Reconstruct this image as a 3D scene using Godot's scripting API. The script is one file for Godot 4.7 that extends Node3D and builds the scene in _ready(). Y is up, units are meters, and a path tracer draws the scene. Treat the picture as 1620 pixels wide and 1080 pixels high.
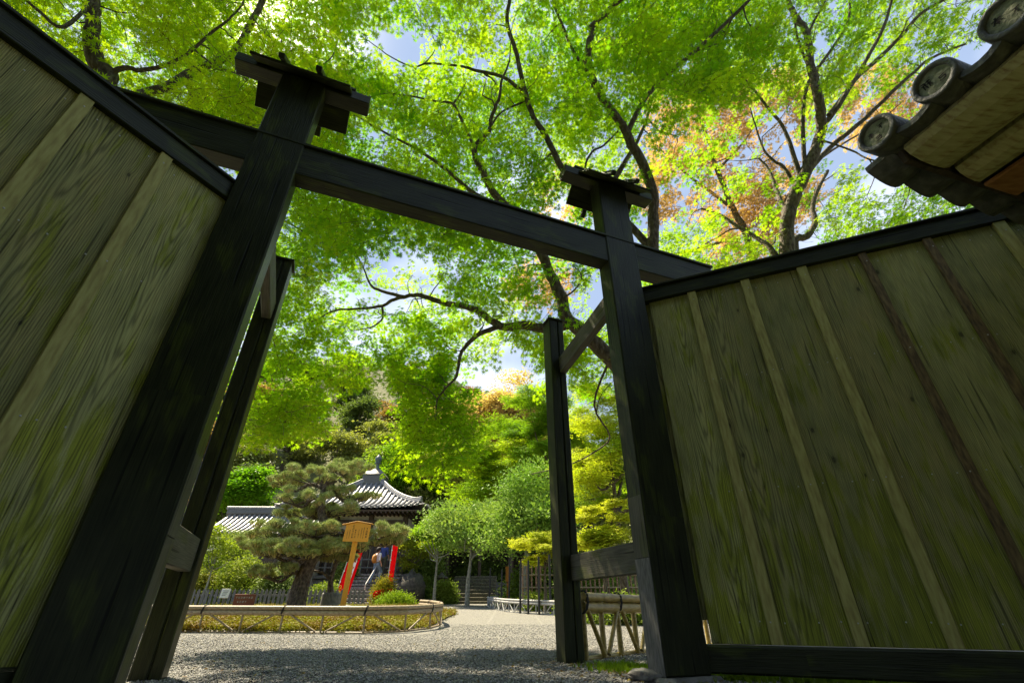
extends Node3D
# A view through a dark timber gate and plank fences into a temple garden under maples.
# World: x right, y up, -z ahead; the camera stands at (0, H, 0). Depth below means metres ahead (-z).
const FOCAL := 725.0        # focal length in pixels of the 1620 x 1080 photograph
const EYE := 0.38           # height of the lens over the gravel
const PITCH := 30.5         # degrees upwards
const GATE_TURN := 21.5     # the gate recedes to the right by this angle
const TO_SUN := Vector3(-0.3916, 0.8475, -0.3581)
const GATE_AT := Vector3(0.9477, 0, -3.4523)
var rng := RandomNumberGenerator.new()
var used_names := {}
var mats := {}
var noise := FastNoiseLite.new()

func _ready():
	rng.seed = 20240511
	noise.seed = 7
	noise.frequency = 1.0
	make_view()
	make_materials()
	make_ground()
	make_gate()
	make_plank_fences()
	make_near_roof()
	make_hall()
	make_left_building()
	make_stairs_and_walls()
	make_bamboo_fences()
	make_small_things()
	make_people()
	make_near_maples()
	make_mid_trees()
	make_pine()
	make_shrubs()
	make_hill_trees()
	make_lane_trees()
	make_ground_cover()
	print("built in ", Time.get_ticks_msec(), " ms")

func make_view():
	var cam := Camera3D.new()
	cam.name = "camera"
	cam.fov = rad_to_deg(2.0 * atan(540.0 / FOCAL))
	cam.far = 400.0
	cam.near = 0.02
	cam.position = Vector3(0, EYE, 0)
	cam.rotation.x = deg_to_rad(PITCH)
	add_child(cam)
	cam.current = true
	var sun := DirectionalLight3D.new()
	sun.name = "sun"
	sun.light_energy = 1.6
	sun.light_angular_distance = 0.5
	sun.light_color = Color(1.0, 0.94, 0.82)
	sun.shadow_enabled = true
	add_child(sun)
	var to_sun := TO_SUN.normalized()
	sun.look_at_from_position(to_sun * 50.0, Vector3.ZERO, Vector3.UP)
	var env := Environment.new()
	env.background_mode = Environment.BG_SKY
	var sm := ProceduralSkyMaterial.new()
	sm.sky_top_color = Color(0.425, 0.48, 0.57)
	sm.sky_horizon_color = Color(0.58, 0.63, 0.69)
	sm.sky_curve = 0.16
	sm.ground_horizon_color = Color(0.5, 0.52, 0.5)
	sm.ground_bottom_color = Color(0.25, 0.26, 0.22)
	sm.sun_angle_max = 40.0
	sm.sun_curve = 0.09
	sm.sky_cover = cloud_cover()
	sm.sky_cover_modulate = Color(1, 1, 1, 1)
	var sky := Sky.new()
	sky.sky_material = sm
	env.sky = sky
	env.background_energy_multiplier = 1.0
	env.tonemap_mode = Environment.TONE_MAPPER_LINEAR
	env.tonemap_exposure = 3.15
	env.sdfgi_enabled = true
	env.ssao_enabled = true
	env.ssil_enabled = true
	var we := WorldEnvironment.new()
	we.name = "environment"
	we.environment = env
	add_child(we)

func cloud_cover() -> ImageTexture:
	var w := 1024
	var hh := 512
	var im := Image.create(w, hh, false, Image.FORMAT_RGBA8)
	var nz := FastNoiseLite.new()
	nz.seed = 41
	nz.noise_type = FastNoiseLite.TYPE_SIMPLEX_SMOOTH
	nz.fractal_type = FastNoiseLite.FRACTAL_FBM
	nz.fractal_octaves = 5
	nz.frequency = 1.5
	for y in hh:
		var el := PI * (0.5 - (y + 0.5) / hh)
		if el < 0.0:
			break
		for x in w:
			var az := TAU * (x + 0.5) / w
			var p := Vector3(cos(el) * cos(az), sin(el) * 1.6, cos(el) * sin(az))
			var n := nz.get_noise_3dv(p) + 0.35 * nz.get_noise_3dv(p * 4.0 + Vector3(5, 1, 2))
			var a := smoothstep(-0.10, 0.5, n) * 0.20
			im.set_pixel(x, y, Color(0.92, 0.90, 0.86, a))
	return ImageTexture.create_from_image(im)

# ------------------------------------------------------------------ pixels to places
func ray(px: float, py: float) -> Vector3:
	var c := cos(deg_to_rad(PITCH))
	var s := sin(deg_to_rad(PITCH))
	var xx := (px - 810.0) / FOCAL
	var yy := (540.0 - py) / FOCAL
	return Vector3(xx, yy * c + s, -(c - yy * s))

func at_depth(px: float, py: float, d: float) -> Vector3:
	var r := ray(px, py)
	return Vector3(0, EYE, 0) + r * (d / -r.z)

func ground_y(x: float, z: float) -> float:
	var d := -z
	return 0.7 * clampf((d - 9.0) / 17.0, 0.0, 1.0)

func on_ground(x: float, d: float) -> Vector3:
	return Vector3(x, ground_y(x, -d), -d)

# ------------------------------------------------------------------ names and nodes
func numbered(called: String) -> String:
	if not used_names.has(called):
		used_names[called] = 0
		return called
	used_names[called] += 1
	return "%s_%03d" % [called, used_names[called]]

func thing(called: String, label: String, category: String, at := Vector3.ZERO, turn := 0.0, group := "") -> Node3D:
	var o := Node3D.new()
	o.name = numbered(called)
	add_child(o)
	o.position = at
	o.rotation.y = turn
	tag(o, label, category, group)
	return o

func tag(o: Node, label: String, category: String, group := "") -> void:
	o.set_meta("label", label)
	o.set_meta("category", category)
	if group != "":
		o.set_meta("group", group)

func part(called: String, mesh: Mesh, m: Material, parent: Node, tf := Transform3D.IDENTITY) -> MeshInstance3D:
	var o := MeshInstance3D.new()
	o.name = called
	o.mesh = mesh
	o.material_override = m
	o.transform = tf
	parent.add_child(o, true)
	return o

func lone(called: String, mesh: Mesh, m: Material, label: String, category: String, group := "", tf := Transform3D.IDENTITY) -> MeshInstance3D:
	var o := part(numbered(called), mesh, m, self, tf)
	tag(o, label, category, group)
	return o

func setting(called: String, mesh: Mesh, m: Material, label := "", category := "") -> MeshInstance3D:
	var o := part(numbered(called), mesh, m, self)
	o.set_meta("kind", "structure")
	if label != "":
		tag(o, label, category)
	return o

func scatter(called: String, mesh: Mesh, m: Material, parent: Node, places: Array, tints: Array) -> MultiMeshInstance3D:
	var mm := MultiMesh.new()
	mm.transform_format = MultiMesh.TRANSFORM_3D
	mm.use_colors = true
	mm.mesh = mesh
	mm.instance_count = places.size()
	for i in places.size():
		mm.set_instance_transform(i, places[i])
		mm.set_instance_color(i, tints[i])
	var o := MultiMeshInstance3D.new()
	o.name = called
	o.multimesh = mm
	o.material_override = m
	parent.add_child(o, true)
	o.set_meta("kind", "stuff")
	return o

# ------------------------------------------------------------------ geometry
class Geo:
	var v := PackedVector3Array()
	var n := PackedVector3Array()
	var uv := PackedVector2Array()
	var col := PackedColorArray()
	var idx := PackedInt32Array()
	var tint := Color.WHITE

	func put(p: Vector3, nn: Vector3, t := Vector2.ZERO) -> int:
		v.append(p)
		n.append(nn)
		uv.append(t)
		col.append(tint)
		return v.size() - 1

	func tri_i(a: int, b: int, c: int) -> void:
		# clockwise seen from the side the normal points to
		if (v[c] - v[a]).cross(v[b] - v[a]).dot(n[a] + n[b] + n[c]) >= 0.0:
			idx.append_array([a, b, c])
		else:
			idx.append_array([a, c, b])

	func tri(a: Vector3, b: Vector3, c: Vector3, toward := Vector3.ZERO) -> void:
		var nn := (c - a).cross(b - a).normalized()
		if toward != Vector3.ZERO and nn.dot(toward) < 0.0:
			nn = -nn
		tri_i(put(a, nn), put(b, nn), put(c, nn))

	func quad(a: Vector3, b: Vector3, c: Vector3, d: Vector3, toward: Vector3, ua := Vector2.ZERO, ub := Vector2.ZERO, uc := Vector2.ZERO, ud := Vector2.ZERO) -> void:
		var nn := (c - a).cross(b - d).normalized()
		if nn.dot(toward) < 0.0:
			nn = -nn
		var i := put(a, nn, ua)
		var j := put(b, nn, ub)
		var k := put(c, nn, uc)
		var l := put(d, nn, ud)
		tri_i(i, j, k)
		tri_i(i, k, l)

	func tube(pts: Array, radii: Array, sides := 6, capped := true) -> void:
		var m := pts.size()
		if m < 2:
			return
		var side := Vector3.ZERO
		var first := v.size()
		var run := 0.0
		for i in m:
			var dir: Vector3 = (pts[mini(i + 1, m - 1)] - pts[maxi(i - 1, 0)])
			dir = dir.normalized() if dir.length() > 1e-9 else Vector3.UP
			if side == Vector3.ZERO:
				side = dir.cross(Vector3.RIGHT if absf(dir.x) < 0.8 else Vector3.UP).normalized()
			else:
				side = (side - dir * side.dot(dir)).normalized()
			var up := dir.cross(side)
			if i > 0:
				run += (pts[i] - pts[i - 1]).length()
			for j in sides + 1:
				var a := TAU * j / sides
				var nn := side * cos(a) + up * sin(a)
				put(pts[i] + nn * radii[i], nn, Vector2(float(j) / sides, run))
		for i in m - 1:
			for j in sides:
				var a := first + i * (sides + 1) + j
				tri_i(a, a + 1, a + sides + 2)
				tri_i(a, a + sides + 2, a + sides + 1)
		if capped:
			for e in 2:
				var at: int = 0 if e == 0 else m - 1
				var nn: Vector3 = (pts[0] - pts[1]).normalized() if e == 0 else (pts[m - 1] - pts[m - 2]).normalized()
				var c := put(pts[at], nn)
				var ring := []
				for j in sides:
					ring.append(put(v[first + at * (sides + 1) + j], nn))
				for j in sides:
					tri_i(c, ring[j], ring[(j + 1) % sides])

	func box(tf: Transform3D, size: Vector3, bev := 0.0, uvs := Vector2.ONE, uvo := Vector2.ZERO) -> void:
		# chamfered box; v of the texture runs along the longest side (0 at its upper end), u across
		var hs := size * 0.5
		var b := minf(bev, minf(hs.x, minf(hs.y, hs.z)) * 0.8)
		var la := 0 if size.x >= size.y and size.x >= size.z else (1 if size.y >= size.z else 2)
		var nb := tf.basis.orthonormalized()
		for ax in 3:
			for sg in [-1.0, 1.0]:
				var u1 := (ax + 1) % 3
				var u2 := (ax + 2) % 3
				var q := []
				var t := []
				for k in 4:
					var p := Vector3.ZERO
					p[ax] = sg * hs[ax]
					p[u1] = (hs[u1] - b) * (-1.0 if k == 0 or k == 3 else 1.0)
					p[u2] = (hs[u2] - b) * (-1.0 if k < 2 else 1.0)
					q.append(p)
					var across := 0.0
					if ax == la:
						t.append(uvo + Vector2(p[u1] + hs[u1], p[u2] + hs[u2]) * uvs)
					else:
						var o := 3 - ax - la
						across = p[o] + hs[o]
						t.append(uvo + Vector2(across, hs[la] - p[la]) * uvs)
				var nn := Vector3.ZERO
				nn[ax] = sg
				quad(tf * q[0], tf * q[1], tf * q[2], tf * q[3], nb * nn, t[0], t[1], t[2], t[3])
		if b <= 0.0:
			return
		for ax in 3:
			var u1 := (ax + 1) % 3
			var u2 := (ax + 2) % 3
			for s1 in [-1.0, 1.0]:
				for s2 in [-1.0, 1.0]:
					var q := []
					var t := []
					for k in 4:
						var p := Vector3.ZERO
						p[ax] = (hs[ax] - b) * (-1.0 if k == 0 or k == 3 else 1.0)
						p[u1] = s1 * (hs[u1] - (0.0 if k < 2 else b))
						p[u2] = s2 * (hs[u2] - (b if k < 2 else 0.0))
						q.append(p)
						var o := (la + 1) % 3
						t.append(uvo + Vector2(p[o] + hs[o], hs[la] - p[la]) * uvs)
					var nn := Vector3.ZERO
					nn[u1] = s1
					nn[u2] = s2
					quad(tf * q[0], tf * q[1], tf * q[2], tf * q[3], nb * nn, t[0], t[1], t[2], t[3])
		for sx in [-1.0, 1.0]:
			for sy in [-1.0, 1.0]:
				for sz in [-1.0, 1.0]:
					var s := Vector3(sx, sy, sz)
					tri(tf * (s * Vector3(hs.x, hs.y - b, hs.z - b)), tf * (s * Vector3(hs.x - b, hs.y, hs.z - b)), tf * (s * Vector3(hs.x - b, hs.y - b, hs.z)), nb * s)

	func beam(a: Vector3, b: Vector3, w: float, hgt: float, bev := 0.004, uvs := Vector2.ONE, uvo := Vector2.ZERO) -> void:
		# a bar from a to b, w wide (level), hgt tall
		var x := (b - a).normalized()
		var z := x.cross(Vector3.UP)
		z = Vector3.BACK if z.length() < 0.01 else z.normalized()
		var y := z.cross(x)
		box(Transform3D(Basis(x, y, z), (a + b) * 0.5), Vector3((b - a).length(), hgt, w), bev, uvs, uvo)

	func lathe(profile: Array, sides := 12, at := Transform3D.IDENTITY) -> void:
		# profile of Vector2(radius, height) from bottom to top
		var first := v.size()
		var m := profile.size()
		for i in m:
			var d: Vector2 = profile[mini(i + 1, m - 1)] - profile[maxi(i - 1, 0)]
			var nr := Vector2(d.y, -d.x).normalized()
			for j in sides + 1:
				var a := TAU * j / sides
				put(at * Vector3(profile[i].x * cos(a), profile[i].y, profile[i].x * sin(a)), (at.basis * Vector3(nr.x * cos(a), nr.y, nr.x * sin(a))).normalized(), Vector2(float(j) / sides, profile[i].y))
		for i in m - 1:
			for j in sides:
				var a := first + i * (sides + 1) + j
				tri_i(a, a + 1, a + sides + 2)
				tri_i(a, a + sides + 2, a + sides + 1)

	func prism(outline: Array, tf: Transform3D, depth: float) -> void:
		# a flat outline (Vector2 in the xy plane) with thickness along z
		var pts := PackedVector2Array(outline)
		var tris := Geometry2D.triangulate_polygon(pts)
		var hz := depth * 0.5
		for s in [-1.0, 1.0]:
			for k in range(0, tris.size(), 3):
				tri(tf * Vector3(pts[tris[k]].x, pts[tris[k]].y, s * hz), tf * Vector3(pts[tris[k + 1]].x, pts[tris[k + 1]].y, s * hz), tf * Vector3(pts[tris[k + 2]].x, pts[tris[k + 2]].y, s * hz), tf.basis * Vector3(0, 0, s))
		var area := 0.0
		for i in pts.size():
			area += pts[i].cross(pts[(i + 1) % pts.size()])
		for i in pts.size():
			var a := pts[i]
			var b := pts[(i + 1) % pts.size()]
			var o := Vector2(b.y - a.y, a.x - b.x) * signf(area)
			quad(tf * Vector3(a.x, a.y, -hz), tf * Vector3(b.x, b.y, -hz), tf * Vector3(b.x, b.y, hz), tf * Vector3(a.x, a.y, hz), tf.basis * Vector3(o.x, o.y, 0))

	func mesh() -> ArrayMesh:
		var arr := []
		arr.resize(Mesh.ARRAY_MAX)
		arr[Mesh.ARRAY_VERTEX] = v
		arr[Mesh.ARRAY_NORMAL] = n
		arr[Mesh.ARRAY_TEX_UV] = uv
		arr[Mesh.ARRAY_COLOR] = col
		arr[Mesh.ARRAY_INDEX] = idx
		var m := ArrayMesh.new()
		m.add_surface_from_arrays(Mesh.PRIMITIVE_TRIANGLES, arr)
		return m

func at(p: Vector3) -> Transform3D:
	return Transform3D(Basis.IDENTITY, p)

func smooth_path(pts: Array, steps := 4) -> Array:
	var out := []
	var m := pts.size()
	for i in m - 1:
		var p0: Vector3 = pts[maxi(i - 1, 0)]
		var p1: Vector3 = pts[i]
		var p2: Vector3 = pts[i + 1]
		var p3: Vector3 = pts[mini(i + 2, m - 1)]
		for k in steps:
			var t := float(k) / steps
			out.append(0.5 * (2.0 * p1 + (p2 - p0) * t + (2.0 * p0 - 5.0 * p1 + 4.0 * p2 - p3) * t * t + (3.0 * p1 - p0 - 3.0 * p2 + p3) * t * t * t))
	out.append(pts[m - 1])
	return out

func lerp_list(a: float, b: float, n: int, pw := 1.0) -> Array:
	var out := []
	for i in n:
		out.append(lerpf(a, b, pow(float(i) / maxf(1.0, n - 1), pw)))
	return out

# ------------------------------------------------------------------ materials
func lin(r: float, g: float, b: float) -> Color:
	return Color(r, g, b).linear_to_srgb()

func plain_mat(called: String, c: Color, rough := 0.8, tinted := false) -> StandardMaterial3D:
	var m := StandardMaterial3D.new()
	m.resource_name = called
	m.albedo_color = c
	m.roughness = rough
	m.vertex_color_use_as_albedo = tinted
	mats[called] = m
	return m

func leaf_mat(called: String, base: Color, back: Color, rough := 0.5) -> StandardMaterial3D:
	var m := plain_mat(called, base, rough, true)
	m.metallic_specular = 0.2
	m.backlight_enabled = true
	m.backlight = back
	m.cull_mode = BaseMaterial3D.CULL_DISABLED
	return m

func noise_tex(sd: int, freq: float, ramp: Array, size := 512, oct := 5, bump := false, kind := FastNoiseLite.TYPE_SIMPLEX_SMOOTH) -> NoiseTexture2D:
	var nz := FastNoiseLite.new()
	nz.seed = sd
	nz.noise_type = kind
	nz.frequency = freq
	nz.fractal_type = FastNoiseLite.FRACTAL_FBM
	nz.fractal_octaves = oct
	var t := NoiseTexture2D.new()
	t.width = size
	t.height = size
	t.seamless = true
	t.noise = nz
	if ramp.size():
		var g := Gradient.new()
		var offs := PackedFloat32Array()
		var cols := PackedColorArray()
		for r in ramp:
			offs.append(r[0])
			cols.append(r[1])
		g.offsets = offs
		g.colors = cols
		t.color_ramp = g
	return t

func tri_mat(called: String, tex: Texture2D, bump: Texture2D, scale: Vector3, bump_cm: float, rough := 0.85, world := true, tinted := false) -> StandardMaterial3D:
	var m := plain_mat(called, Color.WHITE, rough, tinted)
	m.albedo_texture = tex
	m.uv1_triplanar = true
	m.uv1_world_triplanar = world
	m.uv1_scale = scale
	m.uv1_triplanar_sharpness = 4.0
	if bump:
		m.heightmap_enabled = true
		m.heightmap_texture = bump
		m.heightmap_scale = bump_cm
	return m

func make_materials():
	make_plank_textures()
	make_timber_textures()
	tri_mat("bark", noise_tex(3, 0.02, [[0.0, lin(0.030, 0.022, 0.014)], [0.45, lin(0.085, 0.062, 0.040)], [0.7, lin(0.13, 0.105, 0.075)], [1.0, lin(0.20, 0.19, 0.15)]]), noise_tex(4, 0.03, []), Vector3(1.6, 0.7, 1.6), 2.0, 0.9)
	tri_mat("pine_bark", noise_tex(5, 0.03, [[0.0, lin(0.02, 0.016, 0.013)], [0.5, lin(0.11, 0.085, 0.07)], [1.0, lin(0.26, 0.22, 0.18)]], 512, 4, false, FastNoiseLite.TYPE_CELLULAR), noise_tex(6, 0.03, [], 512, 4, false, FastNoiseLite.TYPE_CELLULAR), Vector3(1.0, 0.6, 1.0), 4.0, 0.95)
	tri_mat("pale_bark", noise_tex(8, 0.02, [[0.0, lin(0.10, 0.10, 0.08)], [0.5, lin(0.24, 0.24, 0.21)], [1.0, lin(0.36, 0.36, 0.32)]]), noise_tex(4, 0.03, []), Vector3(1.2, 0.5, 1.2), 1.0, 0.9)
	tri_mat("gravel", noise_tex(11, 0.11, [[0.0, lin(0.09, 0.087, 0.074)], [0.4, lin(0.19, 0.184, 0.162)], [0.6, lin(0.25, 0.242, 0.214)], [1.0, lin(0.40, 0.387, 0.345)]], 1024, 4), noise_tex(12, 0.10, [], 1024, 4), Vector3(0.8, 0.8, 0.8), 2.0, 0.95)
	tri_mat("stone", noise_tex(14, 0.02, [[0.0, lin(0.07, 0.068, 0.062)], [0.5, lin(0.18, 0.175, 0.16)], [1.0, lin(0.33, 0.32, 0.29)]]), noise_tex(15, 0.03, []), Vector3(0.7, 0.7, 0.7), 2.0, 0.92)
	tri_mat("earth", noise_tex(16, 0.02, [[0.0, lin(0.05, 0.06, 0.02)], [0.5, lin(0.10, 0.11, 0.035)], [1.0, lin(0.16, 0.15, 0.06)]]), noise_tex(15, 0.03, []), Vector3(0.35, 0.35, 0.35), 3.0, 0.95)
	tri_mat("hill_floor", noise_tex(17, 0.02, [[0.0, lin(0.05, 0.06, 0.02)], [0.5, lin(0.10, 0.11, 0.035)], [1.0, lin(0.16, 0.15, 0.06)]]), noise_tex(15, 0.03, []), Vector3(0.15, 0.15, 0.15), 5.0, 0.95)
	tri_mat("roof_tile", noise_tex(18, 0.015, [[0.0, lin(0.10, 0.103, 0.11)], [0.5, lin(0.17, 0.173, 0.18)], [1.0, lin(0.27, 0.27, 0.275)]]), noise_tex(15, 0.03, []), Vector3(0.8, 0.8, 0.8), 0.6, 0.42)
	tri_mat("dark_tile", noise_tex(18, 0.015, [[0.0, lin(0.05, 0.052, 0.048)], [0.5, lin(0.09, 0.092, 0.085)], [1.0, lin(0.16, 0.16, 0.14)]]), noise_tex(15, 0.03, []), Vector3(1.5, 1.5, 1.5), 0.5, 0.55)
	tri_mat("tile_face", noise_tex(19, 0.02, [[0.0, lin(0.10, 0.115, 0.06)], [0.5, lin(0.20, 0.215, 0.125)], [1.0, lin(0.32, 0.33, 0.22)]]), noise_tex(15, 0.03, []), Vector3(2, 2, 2), 0.3, 0.7)
	tri_mat("plaster", noise_tex(20, 0.01, [[0.0, lin(0.42, 0.40, 0.34)], [1.0, lin(0.58, 0.56, 0.49)]]), null, Vector3(0.5, 0.5, 0.5), 0.0, 0.9)
	tri_mat("bamboo_dry", noise_tex(21, 0.02, [[0.0, lin(0.14, 0.10, 0.055)], [0.5, lin(0.25, 0.195, 0.12)], [1.0, lin(0.37, 0.31, 0.21)]]), null, Vector3(1.2, 3, 1.2), 0.0, 0.5)
	tri_mat("bamboo_new", noise_tex(22, 0.02, [[0.0, lin(0.16, 0.11, 0.02)], [0.5, lin(0.30, 0.22, 0.045)], [1.0, lin(0.40, 0.32, 0.09)]]), null, Vector3(1.2, 3, 1.2), 0.0, 0.4)
	tri_mat("bamboo_red", noise_tex(33, 0.02, [[0.0, lin(0.11, 0.05, 0.03)], [0.5, lin(0.24, 0.14, 0.085)], [1.0, lin(0.38, 0.27, 0.18)]]), null, Vector3(1.2, 3, 1.2), 0.0, 0.6)
	tri_mat("bamboo_grey", noise_tex(23, 0.02, [[0.0, lin(0.22, 0.22, 0.22)], [0.5, lin(0.36, 0.36, 0.35)], [1.0, lin(0.50, 0.50, 0.48)]]), null, Vector3(1.2, 3, 1.2), 0.0, 0.6)
	tri_mat("eave_board", noise_tex(24, 0.015, [[0.0, lin(0.20, 0.13, 0.05)], [0.4, lin(0.38, 0.35, 0.16)], [1.0, lin(0.50, 0.47, 0.25)]]), null, Vector3(0.8, 2.2, 4.0), 0.0, 0.8)
	tri_mat("fresh_board", noise_tex(25, 0.015, [[0.0, lin(0.22, 0.09, 0.03)], [0.5, lin(0.34, 0.15, 0.05)], [1.0, lin(0.42, 0.21, 0.08)]]), null, Vector3(0.8, 3, 3), 0.0, 0.7)
	tri_mat("old_wood", noise_tex(26, 0.015, [[0.0, lin(0.03, 0.02, 0.013)], [0.5, lin(0.065, 0.045, 0.03)], [1.0, lin(0.11, 0.08, 0.055)]]), null, Vector3(2, 0.6, 2), 0.0, 0.75)
	tri_mat("grey_wood", noise_tex(27, 0.015, [[0.0, lin(0.07, 0.07, 0.068)], [0.5, lin(0.14, 0.138, 0.13)], [1.0, lin(0.22, 0.215, 0.2)]]), null, Vector3(3, 0.8, 3), 0.0, 0.8)
	tri_mat("old_batten", noise_tex(28, 0.02, [[0.0, lin(0.05, 0.033, 0.014)], [0.5, lin(0.14, 0.095, 0.038)], [1.0, lin(0.26, 0.19, 0.075)]]), null, Vector3(4.0, 0.7, 4.0), 0.0, 0.8)
	tri_mat("dark_stone", noise_tex(29, 0.02, [[0.0, lin(0.03, 0.028, 0.024)], [1.0, lin(0.11, 0.10, 0.085)]]), null, Vector3(0.7, 0.7, 0.7), 0.0, 0.95)
	tri_mat("mossy_stone", noise_tex(30, 0.02, [[0.0, lin(0.04, 0.038, 0.025)], [0.5, lin(0.10, 0.092, 0.06)], [1.0, lin(0.17, 0.16, 0.11)]]), null, Vector3(0.7, 0.7, 0.7), 0.0, 0.95)
	tri_mat("silver_timber", noise_tex(34, 0.02, [[0.0, lin(0.04, 0.04, 0.037)], [0.5, lin(0.10, 0.10, 0.093)], [1.0, lin(0.17, 0.17, 0.16)]]), null, Vector3(5.0, 0.8, 5.0), 0.0, 0.7)
	tri_mat("batten", noise_tex(35, 0.02, [[0.0, lin(0.24, 0.20, 0.06)], [0.5, lin(0.36, 0.335, 0.105)], [1.0, lin(0.46, 0.435, 0.16)]]), null, Vector3(4.0, 0.5, 4.0), 0.0, 0.8)
	plain_mat("cord", lin(0.012, 0.011, 0.010), 0.8)
	plain_mat("nail", lin(0.45, 0.45, 0.42), 0.35)
	plain_mat("black_paint", lin(0.012, 0.012, 0.014), 0.5)
	plain_mat("ink", lin(0.012, 0.011, 0.010), 0.9)
	plain_mat("sign_wood", lin(0.66, 0.30, 0.018), 0.6)
	plain_mat("orange_paint", lin(0.36, 0.14, 0.01), 0.6)
	var bm := plain_mat("banner_red", lin(0.45, 0.002, 0.006), 0.9)
	bm.backlight_enabled = true
	bm.backlight = lin(0.3, 0.003, 0.004)
	bm.metallic_specular = 0.05
	bm.cull_mode = BaseMaterial3D.CULL_DISABLED
	plain_mat("banner_white", lin(0.75, 0.72, 0.70), 0.8)
	plain_mat("metal_pale", lin(0.5, 0.5, 0.5), 0.35)
	plain_mat("paper_white", lin(0.7, 0.7, 0.7), 0.6)
	plain_mat("sign_brown", lin(0.16, 0.045, 0.02), 0.7)
	plain_mat("pack_orange", lin(0.36, 0.14, 0.012), 0.7)
	plain_mat("person", Color.WHITE, 0.8, true)
	plain_mat("pebble", Color.WHITE, 0.9, true)
	plain_mat("bronze", lin(0.06, 0.09, 0.10), 0.45)
	leaf_mat("maple_leaf", Color.WHITE, lin(0.92, 1.0, 0.40), 0.45)
	leaf_mat("shrub_leaf", Color.WHITE, lin(0.55, 0.62, 0.25), 0.5)
	leaf_mat("needle", Color.WHITE, lin(0.15, 0.18, 0.08), 0.55)

func ring_field(u: float, v: float, uc: float, d0: float, taper: float, warp: float) -> float:
	var d := d0 + taper * v
	return sqrt((u - uc) * (u - uc) + d * d) + warp

func make_plank_textures():
	# Eight weathered boards side by side, each 0.44 m wide and 3.2 m long, with growth rings, knots, cracks and algae.
	var cols := 8
	var cw := 192
	var hh := 1280
	var im := Image.create(cols * cw, hh, false, Image.FORMAT_RGB8)
	var bp := Image.create(cols * cw, hh, false, Image.FORMAT_L8)
	var n1 := FastNoiseLite.new()
	n1.seed = 91
	n1.frequency = 1.0
	n1.fractal_type = FastNoiseLite.FRACTAL_NONE
	var n2 := FastNoiseLite.new()
	n2.seed = 92
	n2.frequency = 1.0
	n2.fractal_octaves = 4
	var r := RandomNumberGenerator.new()
	r.seed = 515
	for c in cols:
		var flat := c % 3 == 1
		var uc := r.randf_range(-0.12, 0.12) if flat else r.randf_range(0.22, 0.34) * (1.0 if c % 2 == 0 else -1.0)
		var d0 := r.randf_range(0.03, 0.09)
		var taper := r.randf_range(-0.03, 0.03)
		if d0 + taper * 3.2 < 0.02:
			taper = absf(taper)
		var freq := r.randf_range(90.0, 140.0)
		var tone := r.randf_range(0.72, 1.15)
		var brown := r.randf_range(0.0, 0.5)
		var knots := []
		for k in r.randi_range(2, 5):
			knots.append([r.randf_range(-0.18, 0.18), r.randf_range(0.1, 3.1), r.randf_range(0.006, 0.013)])
		for y in hh:
			var v := 3.2 * y / hh
			var near := []
			for k in knots:
				if absf(v - k[1]) < 0.25:
					near.append(k)
			for x in cw:
				var u := 0.44 * (float(x) / cw - 0.5)
				var su := u + c * 3.7
				var f := ring_field(u, v, uc, d0, taper, 0.009 * n1.get_noise_2d(su * 5.0, v * 0.9) + 0.003 * n1.get_noise_2d(su * 40.0, v * 3.0))
				var dark := 0.0
				for k in near:
					var du: float = (u - k[0]) / (k[2] * 1.6)
					var dv: float = (v - k[1]) / (k[2] * 3.0)
					var q := du * du + dv * dv
					f += k[2] * 1.4 * exp(-q * 0.25)
					dark = maxf(dark, maxf(smoothstep(0.9, 0.2, q), 0.45 * exp(-q * 0.35)) * (0.8 + 0.2 * sin(q * 14.0)))
				var ring := pow(0.5 + 0.5 * sin(TAU * f * freq), 2.5)
				var fib := n1.get_noise_2d(su * 160.0, v * 5.0)
				var blot := n2.get_noise_2d(su * 5.0, v * 1.6)
				var alg := n2.get_noise_2d(su * 14.0 + 40.0, v * 2.2)
				var speck := n1.get_noise_2d(su * 200.0 + 9.0, v * 60.0)
				var crack := smoothstep(0.66, 0.8, n1.get_noise_2d(su * 55.0 + 77.0, v * 0.9))
				var g := Vector3(0.440, 0.430, 0.190).lerp(Vector3(0.37, 0.285, 0.11), clampf(brown * 0.7 + blot * 0.5, 0.0, 1.0))
				# algae settles in patches with ragged edges, most of it where rain splashes up
				var wet := smoothstep(1.0, 2.8, v) * 0.42 + smoothstep(0.1, 0.5, n2.get_noise_2d(su * 2.0 + 9.0, v * 0.7)) * 0.25
				var green := smoothstep(0.12, 0.52, wet + alg * 0.6 + speck * 0.12)
				g = g.lerp(Vector3(0.325, 0.355, 0.03), green * 0.9)
				g *= tone * (1.0 - 0.48 * ring) * (1.06 + 0.26 * fib) * (1.0 - 0.78 * dark) * (1.0 - 0.6 * crack) * (1.0 + 0.34 * blot)
				im.set_pixel(c * cw + x, y, Color(g.x, g.y, g.z).linear_to_srgb())
				var b := clampf(0.75 - 0.45 * ring + 0.18 * fib - 0.6 * crack - 0.25 * dark, 0.0, 1.0)
				bp.set_pixel(c * cw + x, y, Color(b, b, b))
	var m := plain_mat("plank", Color.WHITE, 0.85)
	m.albedo_texture = ImageTexture.create_from_image(im)
	m.heightmap_enabled = true
	m.heightmap_texture = ImageTexture.create_from_image(bp)
	m.heightmap_scale = 0.6
	m.albedo_color = Color(0.93, 0.94, 0.88)

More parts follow.
